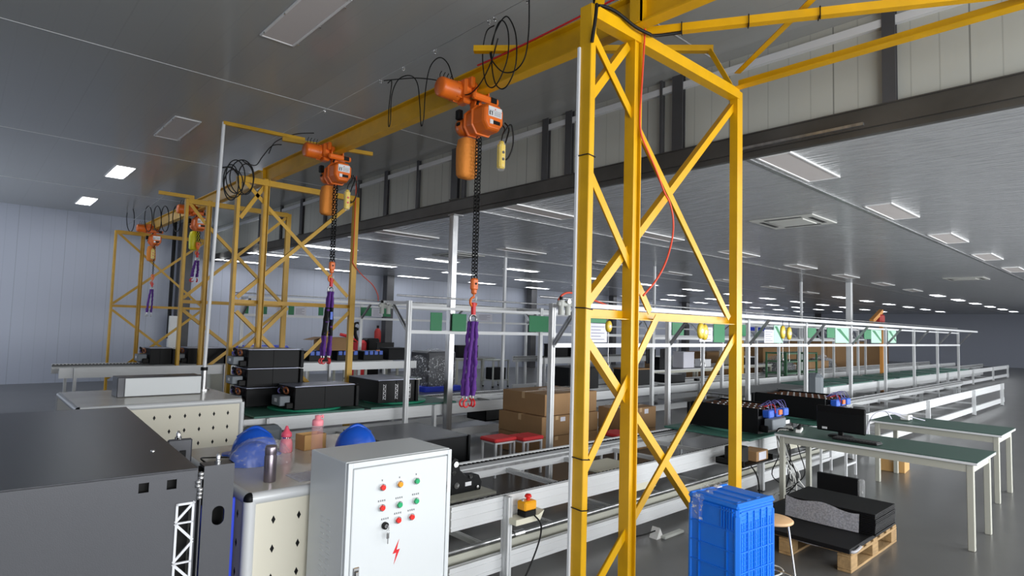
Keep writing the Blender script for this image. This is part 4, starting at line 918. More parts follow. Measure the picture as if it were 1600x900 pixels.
# white enclosure on the far bench
t = thing('enclosure_box', 'white and grey metal enclosure lying on the far cream bench', 'enclosure', (1.78, 7.95, .90))
MB('case_dark').rbox((0, 0.1, .11), (.86, .30, .22), .006).build('body', t); MB('cab_white').rbox((.03, -.062, .11), (.78, .02, .20), .004).build('front_plate', t)

# dark battery housing in the foreground
t = thing('battery_housing', 'large dark grey metal housing with lattice vent filling the lower left corner', 'metal housing', (.878, 3.108, 0), -.055)
top = 1.10
MB('case_dark').box(-1.5, 0, top-.012, 0, 2.4, top).box(-1.5, 2.39, .2, 0, 2.4, top).build('top_plate', t, bevel=.003)
m = MB('case_dark')
# front plate with real openings
def platehole(m, x0, x1, z0, z1, holes, y, th=.008):
    xs_ = sorted({x0, x1, *[h[0] for h in holes], *[h[1] for h in holes]}); zs_ = sorted({z0, z1, *[h[2] for h in holes], *[h[3] for h in holes]})
    for i in range(len(xs_)-1):
        for j in range(len(zs_)-1):
            cx, cz = (xs_[i]+xs_[i+1])/2, (zs_[j]+zs_[j+1])/2
            if any(h[0] < cx < h[1] and h[2] < cz < h[3] for h in holes): continue
            m.box(xs_[i], y, zs_[j], xs_[i+1], y+th, zs_[j+1])
holes = [(-.127, -.087, top-.083, top-.04), (-.238, -.198, top-.083, top-.04), (-.085, -.008, .34, top-.152)]
platehole(m, -1.5, 0, .2, top-.004, holes, 0); m.build('front_plate', t)
MB('black').box(-1.45, .05, .22, -.02, .06, top-.02).build('shade_backing', t)  # black sheet behind the front openings stands in for the shade inside
m = MB('flash'); x0, x1 = -.085, -.008; z1 = top-.152
m.box(x0, -.006, .34, x0+.010, .004, z1).box(x1-.010, -.006, .34, x1, .004, z1).box(x0, -.006, z1-.010, x1, .004, z1)
for k in range(7):
    z = z1-k*.09; 
    if z < .4: break
    a, b = (x0, x1) if k % 2 else (x1, x0); m.beam((a, -.001, z), (b, -.001, z-.085), .011, .008, up=(0, 1, 0))
    if k % 2 == 0: m.box(x0, -.006, z-.094, x1, .004, z-.086)
m.build('lattice_vent', t)
m = MB('case_dark'); m.box(0.012, -.005, .2, .018, .07, top-.03); m.build('gap_strip', t)
m = MB('case_dark'); platehole(m, .03, .165, .2, top+.0, [(.075, .13, top-.285, top-.195)], .015, .008); 
for hx0, hx1, hz0, hz1 in ((.075, .13, top-.285, top-.195),):
    for sx_, xx_ in ((1, hx0), (-1, hx1)):
        for sz_, zz_ in ((1, hz0), (-1, hz1)):
            c_ = [(xx_, zz_)]+[(xx_+sx_*.0275*(1-math.sin(q*math.pi/10)), zz_+sz_*.0275*(1-math.cos(q*math.pi/10))) for q in range(6)]
            m.prism(c_, 0, .008, Matrix(((1, 0, 0), (0, 0, 1), (0, 1, 0))), (0, .015, 0))
m.box(.03, .02, top-.012, .165, .11, top); m.box(.157, .02, .2, .165, .10, top); m.build('corner_bracket', t)
MB('blue_panel').box(.05, .12, .4, .095, .122, top-.21).build('blue_liner', t); MB('black').box(.03, .13, .4, .155, .132, top-.02).build('shade_backing', t)  # black sheet stands in for the shade inside the bracket slot
m = MB('steel'); random.seed(2)
for k in range(7): m.lathe([(0, -.012), (.012, -.006), (.013, .006), (0, .013)], (.008+random.uniform(-.006, .006), -.002, top-.03-k*.018), 10)
m.build('weld_bead', t)
MB('chrome').cyl((.10, .06, top), (.10, .06, top+.012), .016, n=6).lathe([(.010, 0), (.010, .022), (.004, .036), (0, .037)], (.10, .06, top+.012), 12).build('guide_pin', t)
MB('chrome').lathe([(.010, 0), (.010, .008), (0, .010)], (-.11, .5, top), 10).build('rivet', t)
m = MB('case_dark'); m.rbox((.085, .86, top-.11), (.13, .03, .2), .008); m.m('black').rbox((.10, .843, top-.10), (.035, .004, .05), .012); m.m('chrome').cyl((.075, .86, top-.01), (.075, .86, top+.002), .018, n=6).lathe([(.012, 0), (.012, .022), (.005, .036), (0, .037)], (.075, .86, top+.002), 12); m.build('rear_bracket', t)
m = MB('grey_motor').box(-1.4, .1, 0, -.1, .2, .2).box(-1.4, 2.1, 0, -.1, 2.2, .2); m.build('support_block', t)
solo(MB('blue_panel').rbox((1.085, 3.52, .45), (.05, .5, .88), .004), 'plastic_board', 'bright blue plastic panel standing between the dark housing and near bench', 'panel')
# dark plate box behind the cabinet
t = thing('battery_case', 'dark flat battery case standing on the floor behind the control cabinet', 'battery case', (3.72, 5.75, 0), 0)
MB('case_black').rbox((0, 0, .30), (.95, 1.0, .60), .006).build('case', t); MB('case_dark').rbox((0, 0, .605), (.97, 1.02, .012), .003).build('lid', t); MB('case_black').rbox((.49, -.5, .3), (.03, .05, .62), .004).build('end_bracket', t)

# ---------------------------------------------------------------- cartons, stools
def carton(x, y, z, sx, sy, sz, label, rz=0, m='carton', grp=None, lab=False):
    t = thing('cardboard_carton', label, 'carton', (x, y, z), rz, grp)
    MB(m).rbox((0, 0, sz/2), (sx, sy, sz), .004).build('box', t)
    MB('tape').box(-sx/2-.001, -.03, sz*.7, -sx/2, .03, sz).box(-sx/2, -.03, sz, sx/2, .03, sz+.001).box(-.03, -sy/2-.001, sz*.8, .03, -sy/2, sz).build('tape', t)
    if lab: MB('paper').box(sx*.12, -sy/2-.0015, sz*.7, sx*.12+.1, -sy/2, sz*.92).build('shipping_label', t)
    return t
ca = 'cartons in the brown stack'
carton(6.32, 6.35, .01, .60, .9, .275, 'bottom left brown carton of the stack beside the aluminium post', 0, 'carton', ca)
carton(6.93, 6.35, .01, .58, .9, .275, 'bottom right brown carton of the stack beside the aluminium post', 0, 'carton', ca)
carton(6.32, 6.35, .29, .60, .9, .275, 'middle left brown carton of the stack, with a white label', 0, 'carton', ca, True)
carton(6.93, 6.35, .29, .58, .9, .275, 'middle right brown carton of the stack', 0, 'carton', ca)
carton(6.66, 6.37, .57, 1.12, .88, .30, 'large brown carton on top of the stack beside the aluminium post', 0, 'carton', ca)
carton(7.75, 5.75, 0, .8, .5, .30, 'lower brown carton between left and middle yellow posts', 0, 'carton', 'cartons behind the left yellow post')
carton(7.75, 5.75, .305, .8, .5, .32, 'upper brown carton between left and middle yellow posts, clear film on top', 0, 'carton', 'cartons behind the left yellow post', True)
solo(lump(7.6, 5.75, .3, .2, .06, amp=.2, z=.63), 'loose_film', 'loose clear film on the carton between the yellow posts', 'film')
solo(lump(6.8, 6.3, .4, .2, .04, amp=.2, z=.875), 'loose_film', 'loose clear film on top of the brown carton stack', 'film')
def red_stool(x, y, label, rz=0):
    t = thing('red_stool', label, 'stool', (x, y, 0), rz, 'red topped stools')
    MB('red_cushion').rbox((0, 0, .435), (.36, .30, .045), .015).build('seat', t)
    for sx in (-1, 1):
        for sy in (-1, 1): MB('white').box(sx*.15-.012, sy*.12-.012, 0, sx*.15+.012, sy*.12+.012, .412).build('leg', t)
    MB('white').box(-.15, -.13, .39, .15, -.11, .412).box(-.15, .11, .39, .15, .13, .412).box(-.16, -.12, .39, -.14, .12, .412).box(.14, -.12, .39, .16, .12, .412).build('frame', t)
red_stool(4.98, 5.62, 'red-topped stool with white legs, left of the two before the carton stack')
red_stool(5.33, 5.50, 'red-topped stool with white legs, right of the two before the carton stack')
red_stool(6.50, 5.0, 'red-topped stool half hidden behind the middle yellow post')

# ---------------------------------------------------------------- blue crate, wooden stool, pallet, desks
t = thing('blue_plastic_crate', 'tall bright blue ribbed plastic crate in the lower right foreground', 'crate', (3.405, 1.73, 0), -.11)
cx, cyy, chh = .395, .36, .79
m = MB('blue_crate').rbox((cx/2, cyy/2, chh/2), (cx-.014, cyy-.014, chh-.02), .014)
m.build('body', t)
m = MB('blue_crate')
for k in range(7):
    z = .06+k*.115
    m.box(.0, .03, z, .02, cyy-.03, z+.007).box(.03, 0.0, z, cx-.03, .02, z+.007)
for y in (.075, cyy-.09): m.box(.0, y, .02, .02, y+.007, chh-.03)
for k in range(1, 5): m.box(.03+k*.068, .0, .02, .036+k*.068, .02, chh-.04)
for k in range(0, 30): m.box(.05, .0035, .03+k*.026, cx-.04, .008, .0325+k*.026)
for k in range(0, 14): m.box(.04+k*.0245, .0035, .03, .0425+k*.0245, .008, chh-.1)
for a, b in ((.0, .0), (cx, 0), (0, cyy), (cx, cyy)): m.rbox((a+(.022 if a == 0 else -.022), b+(.022 if b == 0 else -.022), chh/2-.02), (.045, .045, chh-.05), .018)
for k in range(5): m.box(.0, .04+k*.018, chh-.14, .018, .046+k*.018, chh-.02)
m.build('rib_grid', t)
m = MB('blue_crate').rbox((cx/2, cyy/2, chh-.008), (cx-.002, cyy-.002, .03), .012)
for k in range(3): m.rbox((.07+k*.10, cyy/2, chh+.008), (.045, cyy-.07, .012), .005)
for y in (.02, cyy-.02): m.rbox((cx/2, y, chh+.008), (cx-.02, .022, .012), .005)
m.build('lid', t)
random.seed(4); m = MB('plastic_film'); vs = []; n = 14
pts = [(.02, .30, chh+.016), (.10, .28, chh+.03), (.2, .26, chh+.03), (.34, .33, chh+.022)]
for i in range(n+1):
    f = i/n; 
    for j in range(6):
        g = j/5; vs.append(V(.03+f*.26, .20+g*.10+f*.10+random.uniform(-.01, .01), chh+.026+random.uniform(0, .016)))
m.add(vs, [(i*6+j, i*6+j+1, (i+1)*6+j+1, (i+1)*6+j) for i in range(n) for j in range(5)], True)
vs = []
for i in range(n+1):
    for j in range(5): vs.append(V(-.012-random.random()*.012, .22+j*.02+random.uniform(-.008, .008)+.02*i/n, chh+.03-.16*i/n))
m.add(vs, [(i*5+j, i*5+j+1, (i+1)*5+j+1, (i+1)*5+j) for i in range(n) for j in range(4)], True); m.m('paper').rbox((.19, .27, chh+.035), (.05, .03, .006), .002)
m.names[0] = 'wrap_film'; m.build('tape_film', t)

t = thing('round_stool', 'small round stool with pale wooden seat and chrome wire legs behind the blue crate', 'stool', (4.50, 2.02, 0))
MB('stool_wood').lathe([(0, 0), (.13, 0), (.14, .008), (.14, .018), (.13, .026), (0, .026)], (0, 0, .43), 28).build('seat', t)
for k in range(4):
    a = k*R90+.4; MB('chrome').tube([(.10*math.cos(a), .10*math.sin(a), .43), (.15*math.cos(a), .15*math.sin(a), .03)], .008, 8).build('leg', t)
MB('chrome').ring((0, 0, .03), .155, .008, n=28).build('foot_ring', t)

t = thing('wooden_pallet', 'wooden pallet on the floor at the lower right, loaded with black sheets', 'pallet', (5.12, 1.70, 0))
pl, pw = 1.12, 1.0
for y in (.05, pw/2, pw-.05): MB('wood').rbox((pl/2, y, .122), (pl, .10, .02), .003).build('deck_board', t)
for k in range(7): MB('wood').rbox((.06+k*(pl-.12)/6, pw/2, .142), (.10, pw, .018), .003).build('deck_board', t)
for x in (.07, pl/2, pl-.07):
    for y in (.05, pw/2, pw-.05): MB('wood').rbox((x, y, .066), (.14, .10, .09), .004).build('block', t)
for y in (.05, pw/2, pw-.05): MB('wood').rbox((pl/2, y, .01), (pl, .10, .02), .003).build('bottom_board', t)
solo(MB('sheet_black').rbox((5.62, 2.17, .168), (1.06, .94, .034), .003), 'flat_sheet', 'wide flat black sheet stack lying directly on the pallet', 'sheet')
for k in range(12):
    z = .1865+k*.0142; j = random.uniform(-.004, .004)
    solo(MB('sheet_black').rbox((5.86+j, 2.04+j, z+.006), (.52, .73, .012), .002), 'metal_sheet', 'black rectangular sheet in the neat pile on the pallet, %s from the bottom' % ORD[k], 'sheet', 'pile of black panels on the pallet')
random.seed(6); m = MB('foam_wrap'); vs = []; n = 16
for i in range(n+1):
    for j in range(6):
        f = i/n; vs.append(V(5.588-.012*math.sin(f*3)-.004*(5-j)+random.uniform(-.002, .002), 2.39-f*.60, .19+(.175-.02*f-.015*math.sin(f*9))*j/5))
m.add(vs, [(i*6+j, i*6+j+1, (i+1)*6+j+1, (i+1)*6+j) for i in range(n) for j in range(5)], True); solo(m, 'foam_wrap', 'translucent foam wrap draped against the pile of black panels', 'wrap')
m = MB('foam_wrap'); m.tube([(5.13, 2.6, .16), (5.12, 2.3, .165), (5.11, 2.0, .15), (5.12, 1.8, .165), (5.14, 1.69, .16), (5.3, 1.69, .165)], .012, 6); solo(m, 'foam_edge', 'rolled foam sheet edge along the left side of the pallet', 'wrap')
t = thing('metal_sheet', 'black rectangular panel standing on edge behind the pallet under the desk', 'panel', (6.92, 2.42, 0), 0)
MB('sheet_black').rbox((0, 0, .21), (.05, .40, .26), .004).build('panel', t); MB('plastic_film').rbox((0, -.225, .21), (.07, .05, .26), .01).build('film_wrap', t); MB('sheet_black').box(-.06, -.15, 0, .06, .15, .085).build('foot', t)

def desk(x0, x1, y0, y1, label, z=.76, m='green_mat', leg='beige_paint', lw=.05):
    t = thing('work_desk', label, 'desk', (x0, y0, 0))
    MB('white').rbox(((x0+x1)/2, (y0+y1)/2, z-.018), (x1-x0, y1-y0, .024), .003).build('desk_top', t, True)
    MB(m).rbox(((x0+x1)/2, (y0+y1)/2, z-.003), (x1-x0+.006, y1-y0+.006, .007), .002).build('mat', t, True)
    for x in (x0+.06, x1-.06):
        for y in (y0+.06, y1-.06): MB(leg).rbox((x, y, (z-.03)/2), (lw, lw, z-.03), .004).build('leg', t, True)
    MB(leg).box(x0+.06, y0+.04, z-.10, x1-.06, y0+.07, z-.03).box(x0+.06, y1-.07, z-.10, x1-.06, y1-.04, z-.03).box(x0+.04, y0+.06, z-.10, x0+.07, y1-.06, z-.03).box(x1-.07, y0+.06, z-.10, x1-.04, y1-.06, z-.03).build('apron', t, True)
    return t
desk(6.45, 7.25, 1.15, 2.88, 'green-topped work desk with black monitor at the right')
desk(8.55, 9.4, 1.3, 2.6, 'second green-topped desk behind the monitor at the right edge')
t = thing('computer_monitor', 'black flat monitor seen from behind on the green desk', 'monitor', (6.80, 2.345, .762), 1.57)
MB('black').lathe([(0, 0), (.12, 0), (.12, .008), (.1, .016), (0, .016)], n=28).build('stand_base', t); MB('black').rbox((0, 0, .05), (.05, .03, .09), .006).build('stand_neck', t)
MB('screen').rbox((0, 0, .175), (.47, .03, .26), .01).build('panel', t); m = MB('case_black').rbox((0, .018, .15), (.46, .012, .19), .005); m.build('rear_cover', t)
MB('flash').rbox((.15, .026, .075), (.05, .008, .022), .002).build('badge', t)
t = thing('keyboard', 'black keyboard on the green desk in front of the monitor', 'keyboard', (6.62, 2.14, .762), 1.5)
MB('keyboard').rbox((0, 0, .01), (.42, .13, .018), .005).build('base', t); m = MB('ac_dark')
for i in range(14):
    for j in range(5): m.rbox((-.19+i*.029, -.048+j*.024, .022), (.024, .02, .008), .002)
m.build('key', t)
t = thing('power_strip', 'white power strip on the corner of the green desk', 'power strip', (6.74, 2.74, .762), .3)
MB('power_white').rbox((0, 0, .018), (.24, .055, .034), .006).build('body', t); m = MB('black')
for k in range(3): m.rbox((-.07+k*.07, 0, .05), (.03, .03, .04), .006)
m.build('plug', t)
random.seed(9)
t = thing('cable_bundle', 'tangle of white and black cables hanging under the green desk', 'cables', (6.9, 2.75, .05))
for k in range(11):
    x, y = 6.65+random.random()*.45, 2.80+random.random()*.12
    MB('power_white' if k % 2 else 'black_cable').tube([(x, y, .77), (x+random.uniform(-.02, .02), y+.09, .74), (x+random.uniform(-.05, .05), y+.05, .5), (x+random.uniform(-.12, .12), y+random.uniform(-.1, .1), .25), (x+random.uniform(-.25, .3), y+random.uniform(-.2, .2), .04)], .006, 5).build('cable', t, True)
MB('power_white').rbox((6.95, 2.86, .04), (.3, .06, .05), .01).rbox((6.8, 2.7, .04), (.1, .06, .06), .01).build('adapter', t, True)
t = thing('cable_bundle', 'blue-white cables on the rear desk at the right edge', 'cables', (8.9, 2.3, .77))
for k in range(5):
    MB('paper').tube([(8.9+random.uniform(-.2, .2), 2.3+random.uniform(-.2, .2), .78), (8.75, 2.5, .86), (8.6, 2.62, .75), (8.55, 2.66, .45+random.uniform(-.1, .1))], .008, 5).build('cable', t, True)
MB('power_white').rbox((8.9, 2.3, .8), (.16, .1, .06), .01).build('adapter', t, True)
cable([V(6.3, 3.2, .5), V(6.4, 3.05, .3), V(6.2, 2.9, .02), V(6.0, 2.7, .01), V(5.9, 2.5, .2)], .008, 'black_cable', 'floor_cable', 'black cable trailing from the near conveyor to the pallet')
cable([px(a, b, Z=.012) for a, b in ((1190, 880), (1215, 885), (1224, 893), (1215, 899), (1195, 905))], .006, 'power_white', 'floor_cable', 'pale cable on the floor beside the blue crate')
# white stool frame under desk, carton at the right
t = thing('white_stool_frame', 'white steel stool frame behind the desk legs at the right', 'stool', (8.6, 3.0, 0))
for sx in (-1, 1):
    for sy in (-1, 1): MB('white').box(sx*.17-.013, sy*.15-.013, 0, sx*.17+.013, sy*.15+.013, .45).build('leg', t)
MB('white').box(-.18, -.16, .44, .18, .16, .46).build('seat', t); MB('white').box(-.17, -.16, .15, .17, -.14, .175).box(-.17, .14, .15, .17, .16, .175).build('stretcher', t)
carton(9.55, 2.62, 0, .35, .3, .18, 'small light brown carton on the floor at the right edge', .1, 'carton_light')
# tool tray at the end of the near line
t = thing('tool_tray', 'black tray with a small carton clamped to the near conveyor by the right post', 'tray', (6.1, 3.02, .48))
MB('black').box(-.32, -.14, 0, .32, .16, .012).box(-.32, -.14, 0, -.31, .16, .06).box(.31, -.14, 0, .32, .16, .06).box(-.32, .15, 0, .32, .16, .06).build('tray', t); MB('case_black').rbox((-.2, 0, .10), (.2, .16, .16), .01).build('drill_box', t)
MB('black').box(-.02, .14, -.45, .02, .18, 0).build('stand_rod', t); MB('black').box(-.14, 0, -.48, .14, .3, -.45).build('stand_base', t)
solo(MB('carton').rbox((6.22, 3.0, .545), (.26, .2, .10), .004).m('paper').rbox((6.22, 2.899, .545), (.16, .003, .08), .001), 'parts_box', 'small white-fronted carton on the black tool tray', 'box')
# floor connectors below near line
for k, (x, y, lab) in enumerate(((1158, 640, ''),)): pass
t = thing('floor_box', 'white cable box with wires on the floor left of the blue crate', 'cable box', (4.62, 3.1, 0))
MB('power_white').prism([(-.05, 0), (.05, 0), (.0, .09)], -.04, .04, Matrix(((1, 0, 0), (0, 0, -1), (0, 1, 0)))).build('cover', t); MB('grey_paint').rbox((.16, -.06, .012), (.3, .05, .024), .004).build('tray', t)
MB('black_cable').tube([(0, 0, .06), (-.15, .02, .05), (-.3, .1, .02), (-.5, .05, .01)], .006).build('cable', t)

# ---------------------------------------------------------------- far field
def table(x0, x1, y0, y1, z, label, m='green_mat'):
    return desk(x0, x1, y0, y1, label, z, m, 'beige_paint', .06)
table(5.55, 6.9, 10.15, 10.85, .74, 'small green-topped table under the hanging hooks of the second sling')
table(5.6, 7.6, 14.6, 15.3, .85, 'grey-topped table behind the second tower, left of the pallet truck', 'case_dark')
table(8.1, 9.2, 14.6, 15.3, .75, 'beige table with loose bags, left of the film-wrapped bundle', 'case_dark')
table(11.2, 12.4, 12.0, 12.3, .55, 'small low table between the sling and the slim aluminium post', 'case_dark') if False else None
table(13.1, 16.7, 8.95, 9.85, .80, 'far table with equipment seen between left and middle yellow posts', 'case_dark')
table(17.0, 20.5, 9.2, 10.2, .80, 'far table with equipment seen between the two right yellow posts', 'case_dark')
# service cart
p = px(790, 604, Z=0)
t = thing('service_cart', 'grey two-shelf service cart right of the purple sling', 'cart', (12.0, 13.75, 0))
for sx in (-.3, .3):
    for sy in (-.22, .22): MB('grey_paint').box(sx-.018, sy-.018, .04, sx+.018, sy+.018, .82).build('leg', t); MB('rubber').cyl((sx, sy-.01, .03), (sx, sy+.01, .03), .03).build('wheel', t)
for z in (.2, .78): MB('grey_paint').box(-.32, -.24, z, .32, .24, z+.03).build('shelf', t)
MB('case_black').rbox((0, 0, .40), (.5, .35, .36), .01).build('cart_load', t)
# wrapped bundle
random.seed(8)
t = thing('wrapped_bundle', 'tall bundle wrapped in shiny clear film behind the silver column', 'wrapped goods', (9.85, 13.95, 0))
MB('blue_panel').rbox((0, 0, .07), (1.2, 1.05, .14), .01).build('pallet', t); MB('case_dark').rbox((0, 0, .60), (.95, .85, .95), .04).build('goods', t)
m = MB('wrap_film'); vs = []; n = 28; K = 12
for i in range(K+1):
    for j in range(n):
        b = 2*math.pi*j/n; q = (1+random.uniform(-.05, .05))*(1 if i < K-3 else (.97, .86, .62, .2)[i-K+3]); c_, s_ = math.cos(b), math.sin(b); e = .62
        vs.append(V(.56*q*math.copysign(abs(c_)**e, c_), .50*q*math.copysign(abs(s_)**e, s_), .12+1.0*i/K+(.0 if i < K else .02)))
m.add(vs, [(i*n+j, i*n+(j+1) % n, (i+1)*n+(j+1) % n, (i+1)*n+j) for i in range(K) for j in range(n)], False); m.build('film', t)
# pallet truck and extinguisher
p = px(562, 545, Z=0) if False else V(10.2, 17.2, 0)
t = thing('pallet_truck', 'red and black electric pallet truck near the back wall', 'pallet truck', (px(562, 530, Y=16.2).x, 16.2, 0))
MB('red').rbox((0, 0, .72), (.28, .5, 1.15), .08).build('motor_housing', t); MB('black').rbox((.36, 0, .75), (.42, .42, 1.2), .05).box(.6, -.25, .1, 1.6, -.08, .18).box(.6, .08, .1, 1.6, .25, .18).build('chassis', t)
MB('rubber').cyl((.0, -.12, .12), (0, .12, .12), .12).cyl((1.5, -.24, .05), (1.5, -.1, .05), .05).cyl((1.5, .1, .05), (1.5, .24, .05), .05).build('wheel', t); MB('black').tube([(-.05, 0, 1.2), (-.16, 0, 1.5), (-.12, 0, 1.66)], .05).ring((-.1, 0, 1.70), .10, .035, (0, 1, 0)).build('tiller', t); MB('red').tube([(-.1, 0, 1.25), (-.4, 0, 1.40), (-.62, 0, 1.45)], .05).build('handle', t)
t = thing('fire_extinguisher', 'red fire extinguisher standing against the back wall', 'fire extinguisher', (px(588, 520, Y=19.6).x, 19.5, .9))
MB('brick_red').lathe([(0, 0), (.12, 0), (.12, .6), (.08, .68), (.03, .72)], n=18).build('cylinder', t); MB('black').rbox((0, 0, .77), (.08, .05, .1), .01).build('valve', t); MB('steel').box(-.1, .1, .2, .1, .45, .25).build('wall_hook', t)
# dark cabinet column beside extinguisher, carton stack in the back
t = thing('open_carton', 'large open brown carton on the third conveyor left of the sleeved sling', 'carton', (5.95, 12.2, 1.195)); m = MB('carton')
a, b, h = .30, .22, .28
m.box(-a, -b, 0, a, b, .005).box(-a, -b, 0, a, -b+.006, h).box(-a, b-.006, 0, a, b, h).box(-a, -b, 0, -a+.006, b, h).box(a-.006, -b, 0, a, b, h); m.build('box', t)
MB('carton').add([(-a, -b, h), (-a, b, h), (-a-.25, b, h-.06), (-a-.25, -b, h-.06)], [(0, 1, 2, 3)]).add([(a, -b, h), (a, b, h), (a+.2, b, h-.1), (a+.2, -b, h-.1)], [(0, 1, 2, 3)]).build('flap', t)
solo(MB('blue_panel').rbox((0, 0, .1), (1.2, .5, .2), .03), 'blue_tub', 'long blue tub on the third conveyor behind the second tower post', 'tub', loc=(px(405, 540, Y=14.2).x, 14.2, 1.02)) 
solo(MB('beige_paint').rbox((0, 0, .5), (2.2, .6, 1.0), .02), 'low_partition', 'low beige cabinet behind the second tower carrying the blue tub', 'cabinet', loc=(px(405, 540, Y=14.2).x, 14.2, 0))
random.seed(21)
def monitor(x, y, z, label, rz=0):
    t = thing('computer_monitor', label, 'monitor', (x, y, z), rz, 'distant monitors')
    MB('black').cyl((0, 0, 0), (0, 0, .015), .11, n=16).build('stand_base', t); MB('black').box(-.02, -.02, 0, .02, .02, .2).build('stand_neck', t); MB('screen').rbox((0, 0, .34), (.56, .04, .36), .01).build('panel', t)
p = px(618, 525, Y=14.9); monitor(8.9, 14.95, .75, 'small black monitor on the beige table left of the wrapped bundle')

def far_box(x, y, z, s, m, name, label, cat, rz=0, lid=None, grp=None):
    t = thing(name, label, cat, (x, y, z), rz, grp); MB(m).rbox((0, 0, s[2]/2), s, .012).build('body', t)
    MB(lid or m).rbox((0, 0, s[2]+.005), (s[0]*1.02, s[1]*1.02, .03), .006).build('lid', t); return t
far_box(9.35, 8.3, .592, (.9, .6, .42), 'case_black', 'battery_case', 'black battery case on the second conveyor behind the carton stack', 'battery case', lid='case_black')
far_box(11.2, 8.2, .592, (.7, .5, .35), 'case_black', 'battery_case', 'black battery case on the second conveyor right of the carton stack', 'battery case', lid='carton_dark')
far_box(12.85, 12.1, .984, (.55, .45, .34), 'case_black', 'battery_case', 'black vented case on the third conveyor left of the left yellow post, left one', 'battery case', grp='far cases')
far_box(13.55, 12.1, .984, (.55, .45, .34), 'case_black', 'battery_case', 'black vented case on the third conveyor left of the left yellow post, right one', 'battery case', grp='far cases')
table(11.4, 13.0, 14.9, 15.6, .8, 'far dark-topped table right of the purple sling', 'case_dark')
far_box(11.9, 15.2, .80, (.8, .45, .36), 'case_black', 'battery_case', 'black case on the far table just right of the purple sling', 'battery case', grp='far cases')
far_box(7.43, 12.1, .984, (.5, .4, .25), 'dark_clutter', 'equipment_box', 'dark equipment box on the third conveyor left of the silver column', 'equipment')
far_box(14.05, 9.6, .80, (.35, .3, .15), 'carton', 'cardboard_carton', 'small carton on the far table between left and middle yellow posts', 'carton')
far_box(18.3, 9.6, .80, (.55, .45, .42), 'cream_plate', 'equipment_box', 'cream crumpled-looking equipment box on the far table between right yellow posts', 'equipment')
far_box(19.4, 9.7, .80, (.8, .5, .22), 'dark_clutter', 'equipment_box', 'dark equipment block with pale lid on the far table near the right yellow post', 'equipment', lid='flash')
far_box(20.6, 11.2, 0, (3.2, .8, 1.1), 'carton_dark', 'cardboard_carton', 'wide brown carton wall behind the far table between right yellow posts', 'carton')
# far right goods: cartons, film-wrapped pallets and racks
for k, (x, y, s, m, lab) in enumerate(((24.5, 11.5, (3.0, 1.6, 1.25), 'carton_dark', 'large brown carton load behind the balancers at right'), (29, 12.2, (4.5, 1.6, 1.35), 'carton_dark', 'long brown carton load behind the thick white column'),
        (36, 13, (6, 2, 1.5), 'carton_dark', 'long brown carton load near the far right'), (24, 9.6, (1.0, .8, .8), 'carton', 'brown carton pile left of the film-covered goods at right'), (26.0, 10.1, (1.4, .9, .75), 'carton', 'low carton heap behind the far right conveyor'), (44, 14, (5, 2, 1.2), 'carton_dark', 'farthest brown carton load at the right'))):
    far_box(x, y, 0, s, m, 'carton_load', lab, 'cartons')
for k, (x, y, lab) in enumerate(((22.2, 9.75, 'film-covered heap of goods behind the balancers at right'), (28.5, 10.6, 'white film heap left of the far right edge'))):
    random.seed(k); m = lump(0, 0, 1.0, .7, .95 if k == 0 else .9, amp=.12); m.names = ['wrap_film']; m2 = m; m2.m('case_dark').rbox((0, 0, .4), (1.1, .8, .75), .1); solo(m2, 'film_heap', lab, 'wrapped goods', loc=(x, y, 0))
def rack(x, y, label):
    t = thing('green_rack', label, 'rack', (x, y, 0), 0, 'green racks')
    for sx in (-.5, .5):
        for sy in (-.3, .3): MB('green_rack').box(sx-.025, sy-.025, 0, sx+.025, sy+.025, 1.25).build('upright', t)
    for z in (.25, .6, .95, 1.2): MB('green_rack').box(-.5, -.32, z, .5, .32, z+.04).build('shelf', t)
rack(16.6, 7.2+2.9, 'green steel rack left of the other, behind the roller bed') if False else rack(19.0, 8.2, 'green steel rack on the left, behind the roller bed at the right')
rack(20.3, 8.2, 'green steel rack on the right, behind the roller bed at the right')
solo(MB('yellow').rbox((0, 0, .8), (.12, .12, 1.6), .01), 'yellow_bollard', 'yellow steel post just right of the right tower post, in the distance', 'bollard', loc=(px(1158, 560, Y=8.9).x, 8.9, 0))
monitor(13.3, 9.15, .80, 'black monitor on the far table right behind the middle yellow post', .2)
monitor(14.46, 9.5, .80, 'second black monitor right of the near aluminium post, on the far table', .2)
for k, (xp, yp, Yq, sz, mm, lab) in enumerate(((1028, 566, 9.1, (.28, .3, .3), 'dark_clutter', 'dark instrument beside the far monitor, left of the aluminium post'), (1068, 566, 9.3, (.55, .35, .42), 'paper', 'pale crumpled wrapping on the far table right of the aluminium post'), (1098, 578, 9.3, (.4, .3, .2), 'flash', 'white printer-like box on the far table left of the right yellow post'))):
    q = px(xp, yp, Y=Yq); far_box(q.x, Yq, .80, sz, mm, 'equipment_box', lab, 'equipment')
random.seed(12)
for k in range(5):
    x = 8.2+k*1.35; solo(MB('black').rbox((x, 8.0+.5*(k % 2), .62), (.12, .10, .06), .01), 'pallet_stopper', '%s small black stopper from the left on the second conveyor' % ORD[k], 'stopper', 'black stoppers on the second conveyor')
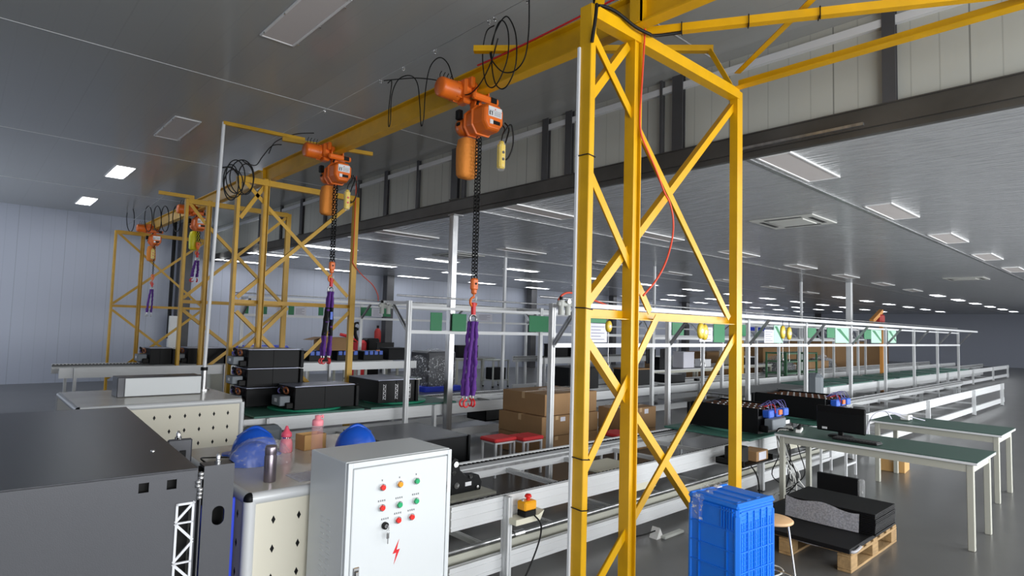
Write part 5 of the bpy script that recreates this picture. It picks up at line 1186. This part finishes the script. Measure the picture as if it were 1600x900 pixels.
# hoist arm robot-like orange thing above row at the right
p = px(1378, 500, Y=6.6); t = thing('orange_arm', 'orange and red jib arm above the frame at the right edge', 'jib arm', (p.x, 6.6, 0))
MB('orange_robot').beam(px(1362, 502, Y=6.6), px(1377, 486, Y=6.6), .12, .12).build('arm', t, True); MB('brick_red').rbox(px(1375, 498, Y=6.6), (.4, .2, .3), .05).build('motor', t, True); MB('orange_robot').box(p.x-.1, 6.55, 0, p.x, 6.65, 2.15).build('mast', t, True)
# far conveyor with green plates at the right
conveyor(14.7, 38, 5.45, 6.5, .60, 'distant conveyor with green plates at the far right', [15, 18.5, 22, 26, 30, 34, 37.5], [16, 20, 23, 26, 29, 32, 35], lower=True)
for k in range(8): plate(15.6+k*1.9, 5.98, .602, 1.4, 1.0, '%s green plate from the left on the distant right conveyor' % ORD[k])
# sign window on far wall
solo(MB('paper').rbox((0, 0, .8), (2.8, .06, 1.6), .02).m('blue_panel').box(-1.5, -.05, .1, 1.5, -.03, .35), 'notice_board', 'pale notice board with dark blue band on the back wall', 'notice board', loc=(px(1183, 500, Y=19.8).x, 19.965, 1.9))
# clutter on third line and tables
for k, (x, y, z, lab) in enumerate(((8.4, 14.85, .75, 'left of the wrapped bundle'),)):
    random.seed(30+k); m = lump(0, 0, .3, .2, .12, amp=.25); m.names = ['paper']; solo(m, 'plastic_bag', 'pale crumpled bag on the table %s' % lab, 'bag', loc=(x, y, z+.002))
# second-line parts: crates with cables
for k, (x, lab) in enumerate(((7.7, 'left of the carton stack'), (12.6, 'beyond the carton stack'))):
    t = thing('parts_crate', 'black crate of striped parts on the second conveyor, %s' % lab, 'crate', (x, 8.15, .592 if k else .20)) if k else thing('parts_crate', 'black crate of striped parts on the floor rails, %s' % lab, 'crate', (6.95, 8.1, .20))
    MB('case_black').box(-.3, -.25, 0, .3, .25, .02).box(-.3, -.25, 0, .3, -.235, .2).box(-.3, .235, 0, .3, .25, .2).box(-.3, -.25, 0, -.285, .25, .2).box(.285, -.25, 0, .3, .25, .2).build('crate', t)
    m = MB('white')
    for q in range(6): m.rbox((-.24+q*.095, 0, .15), (.04, .42, .1), .01)
    m.build('parts_inside', t)
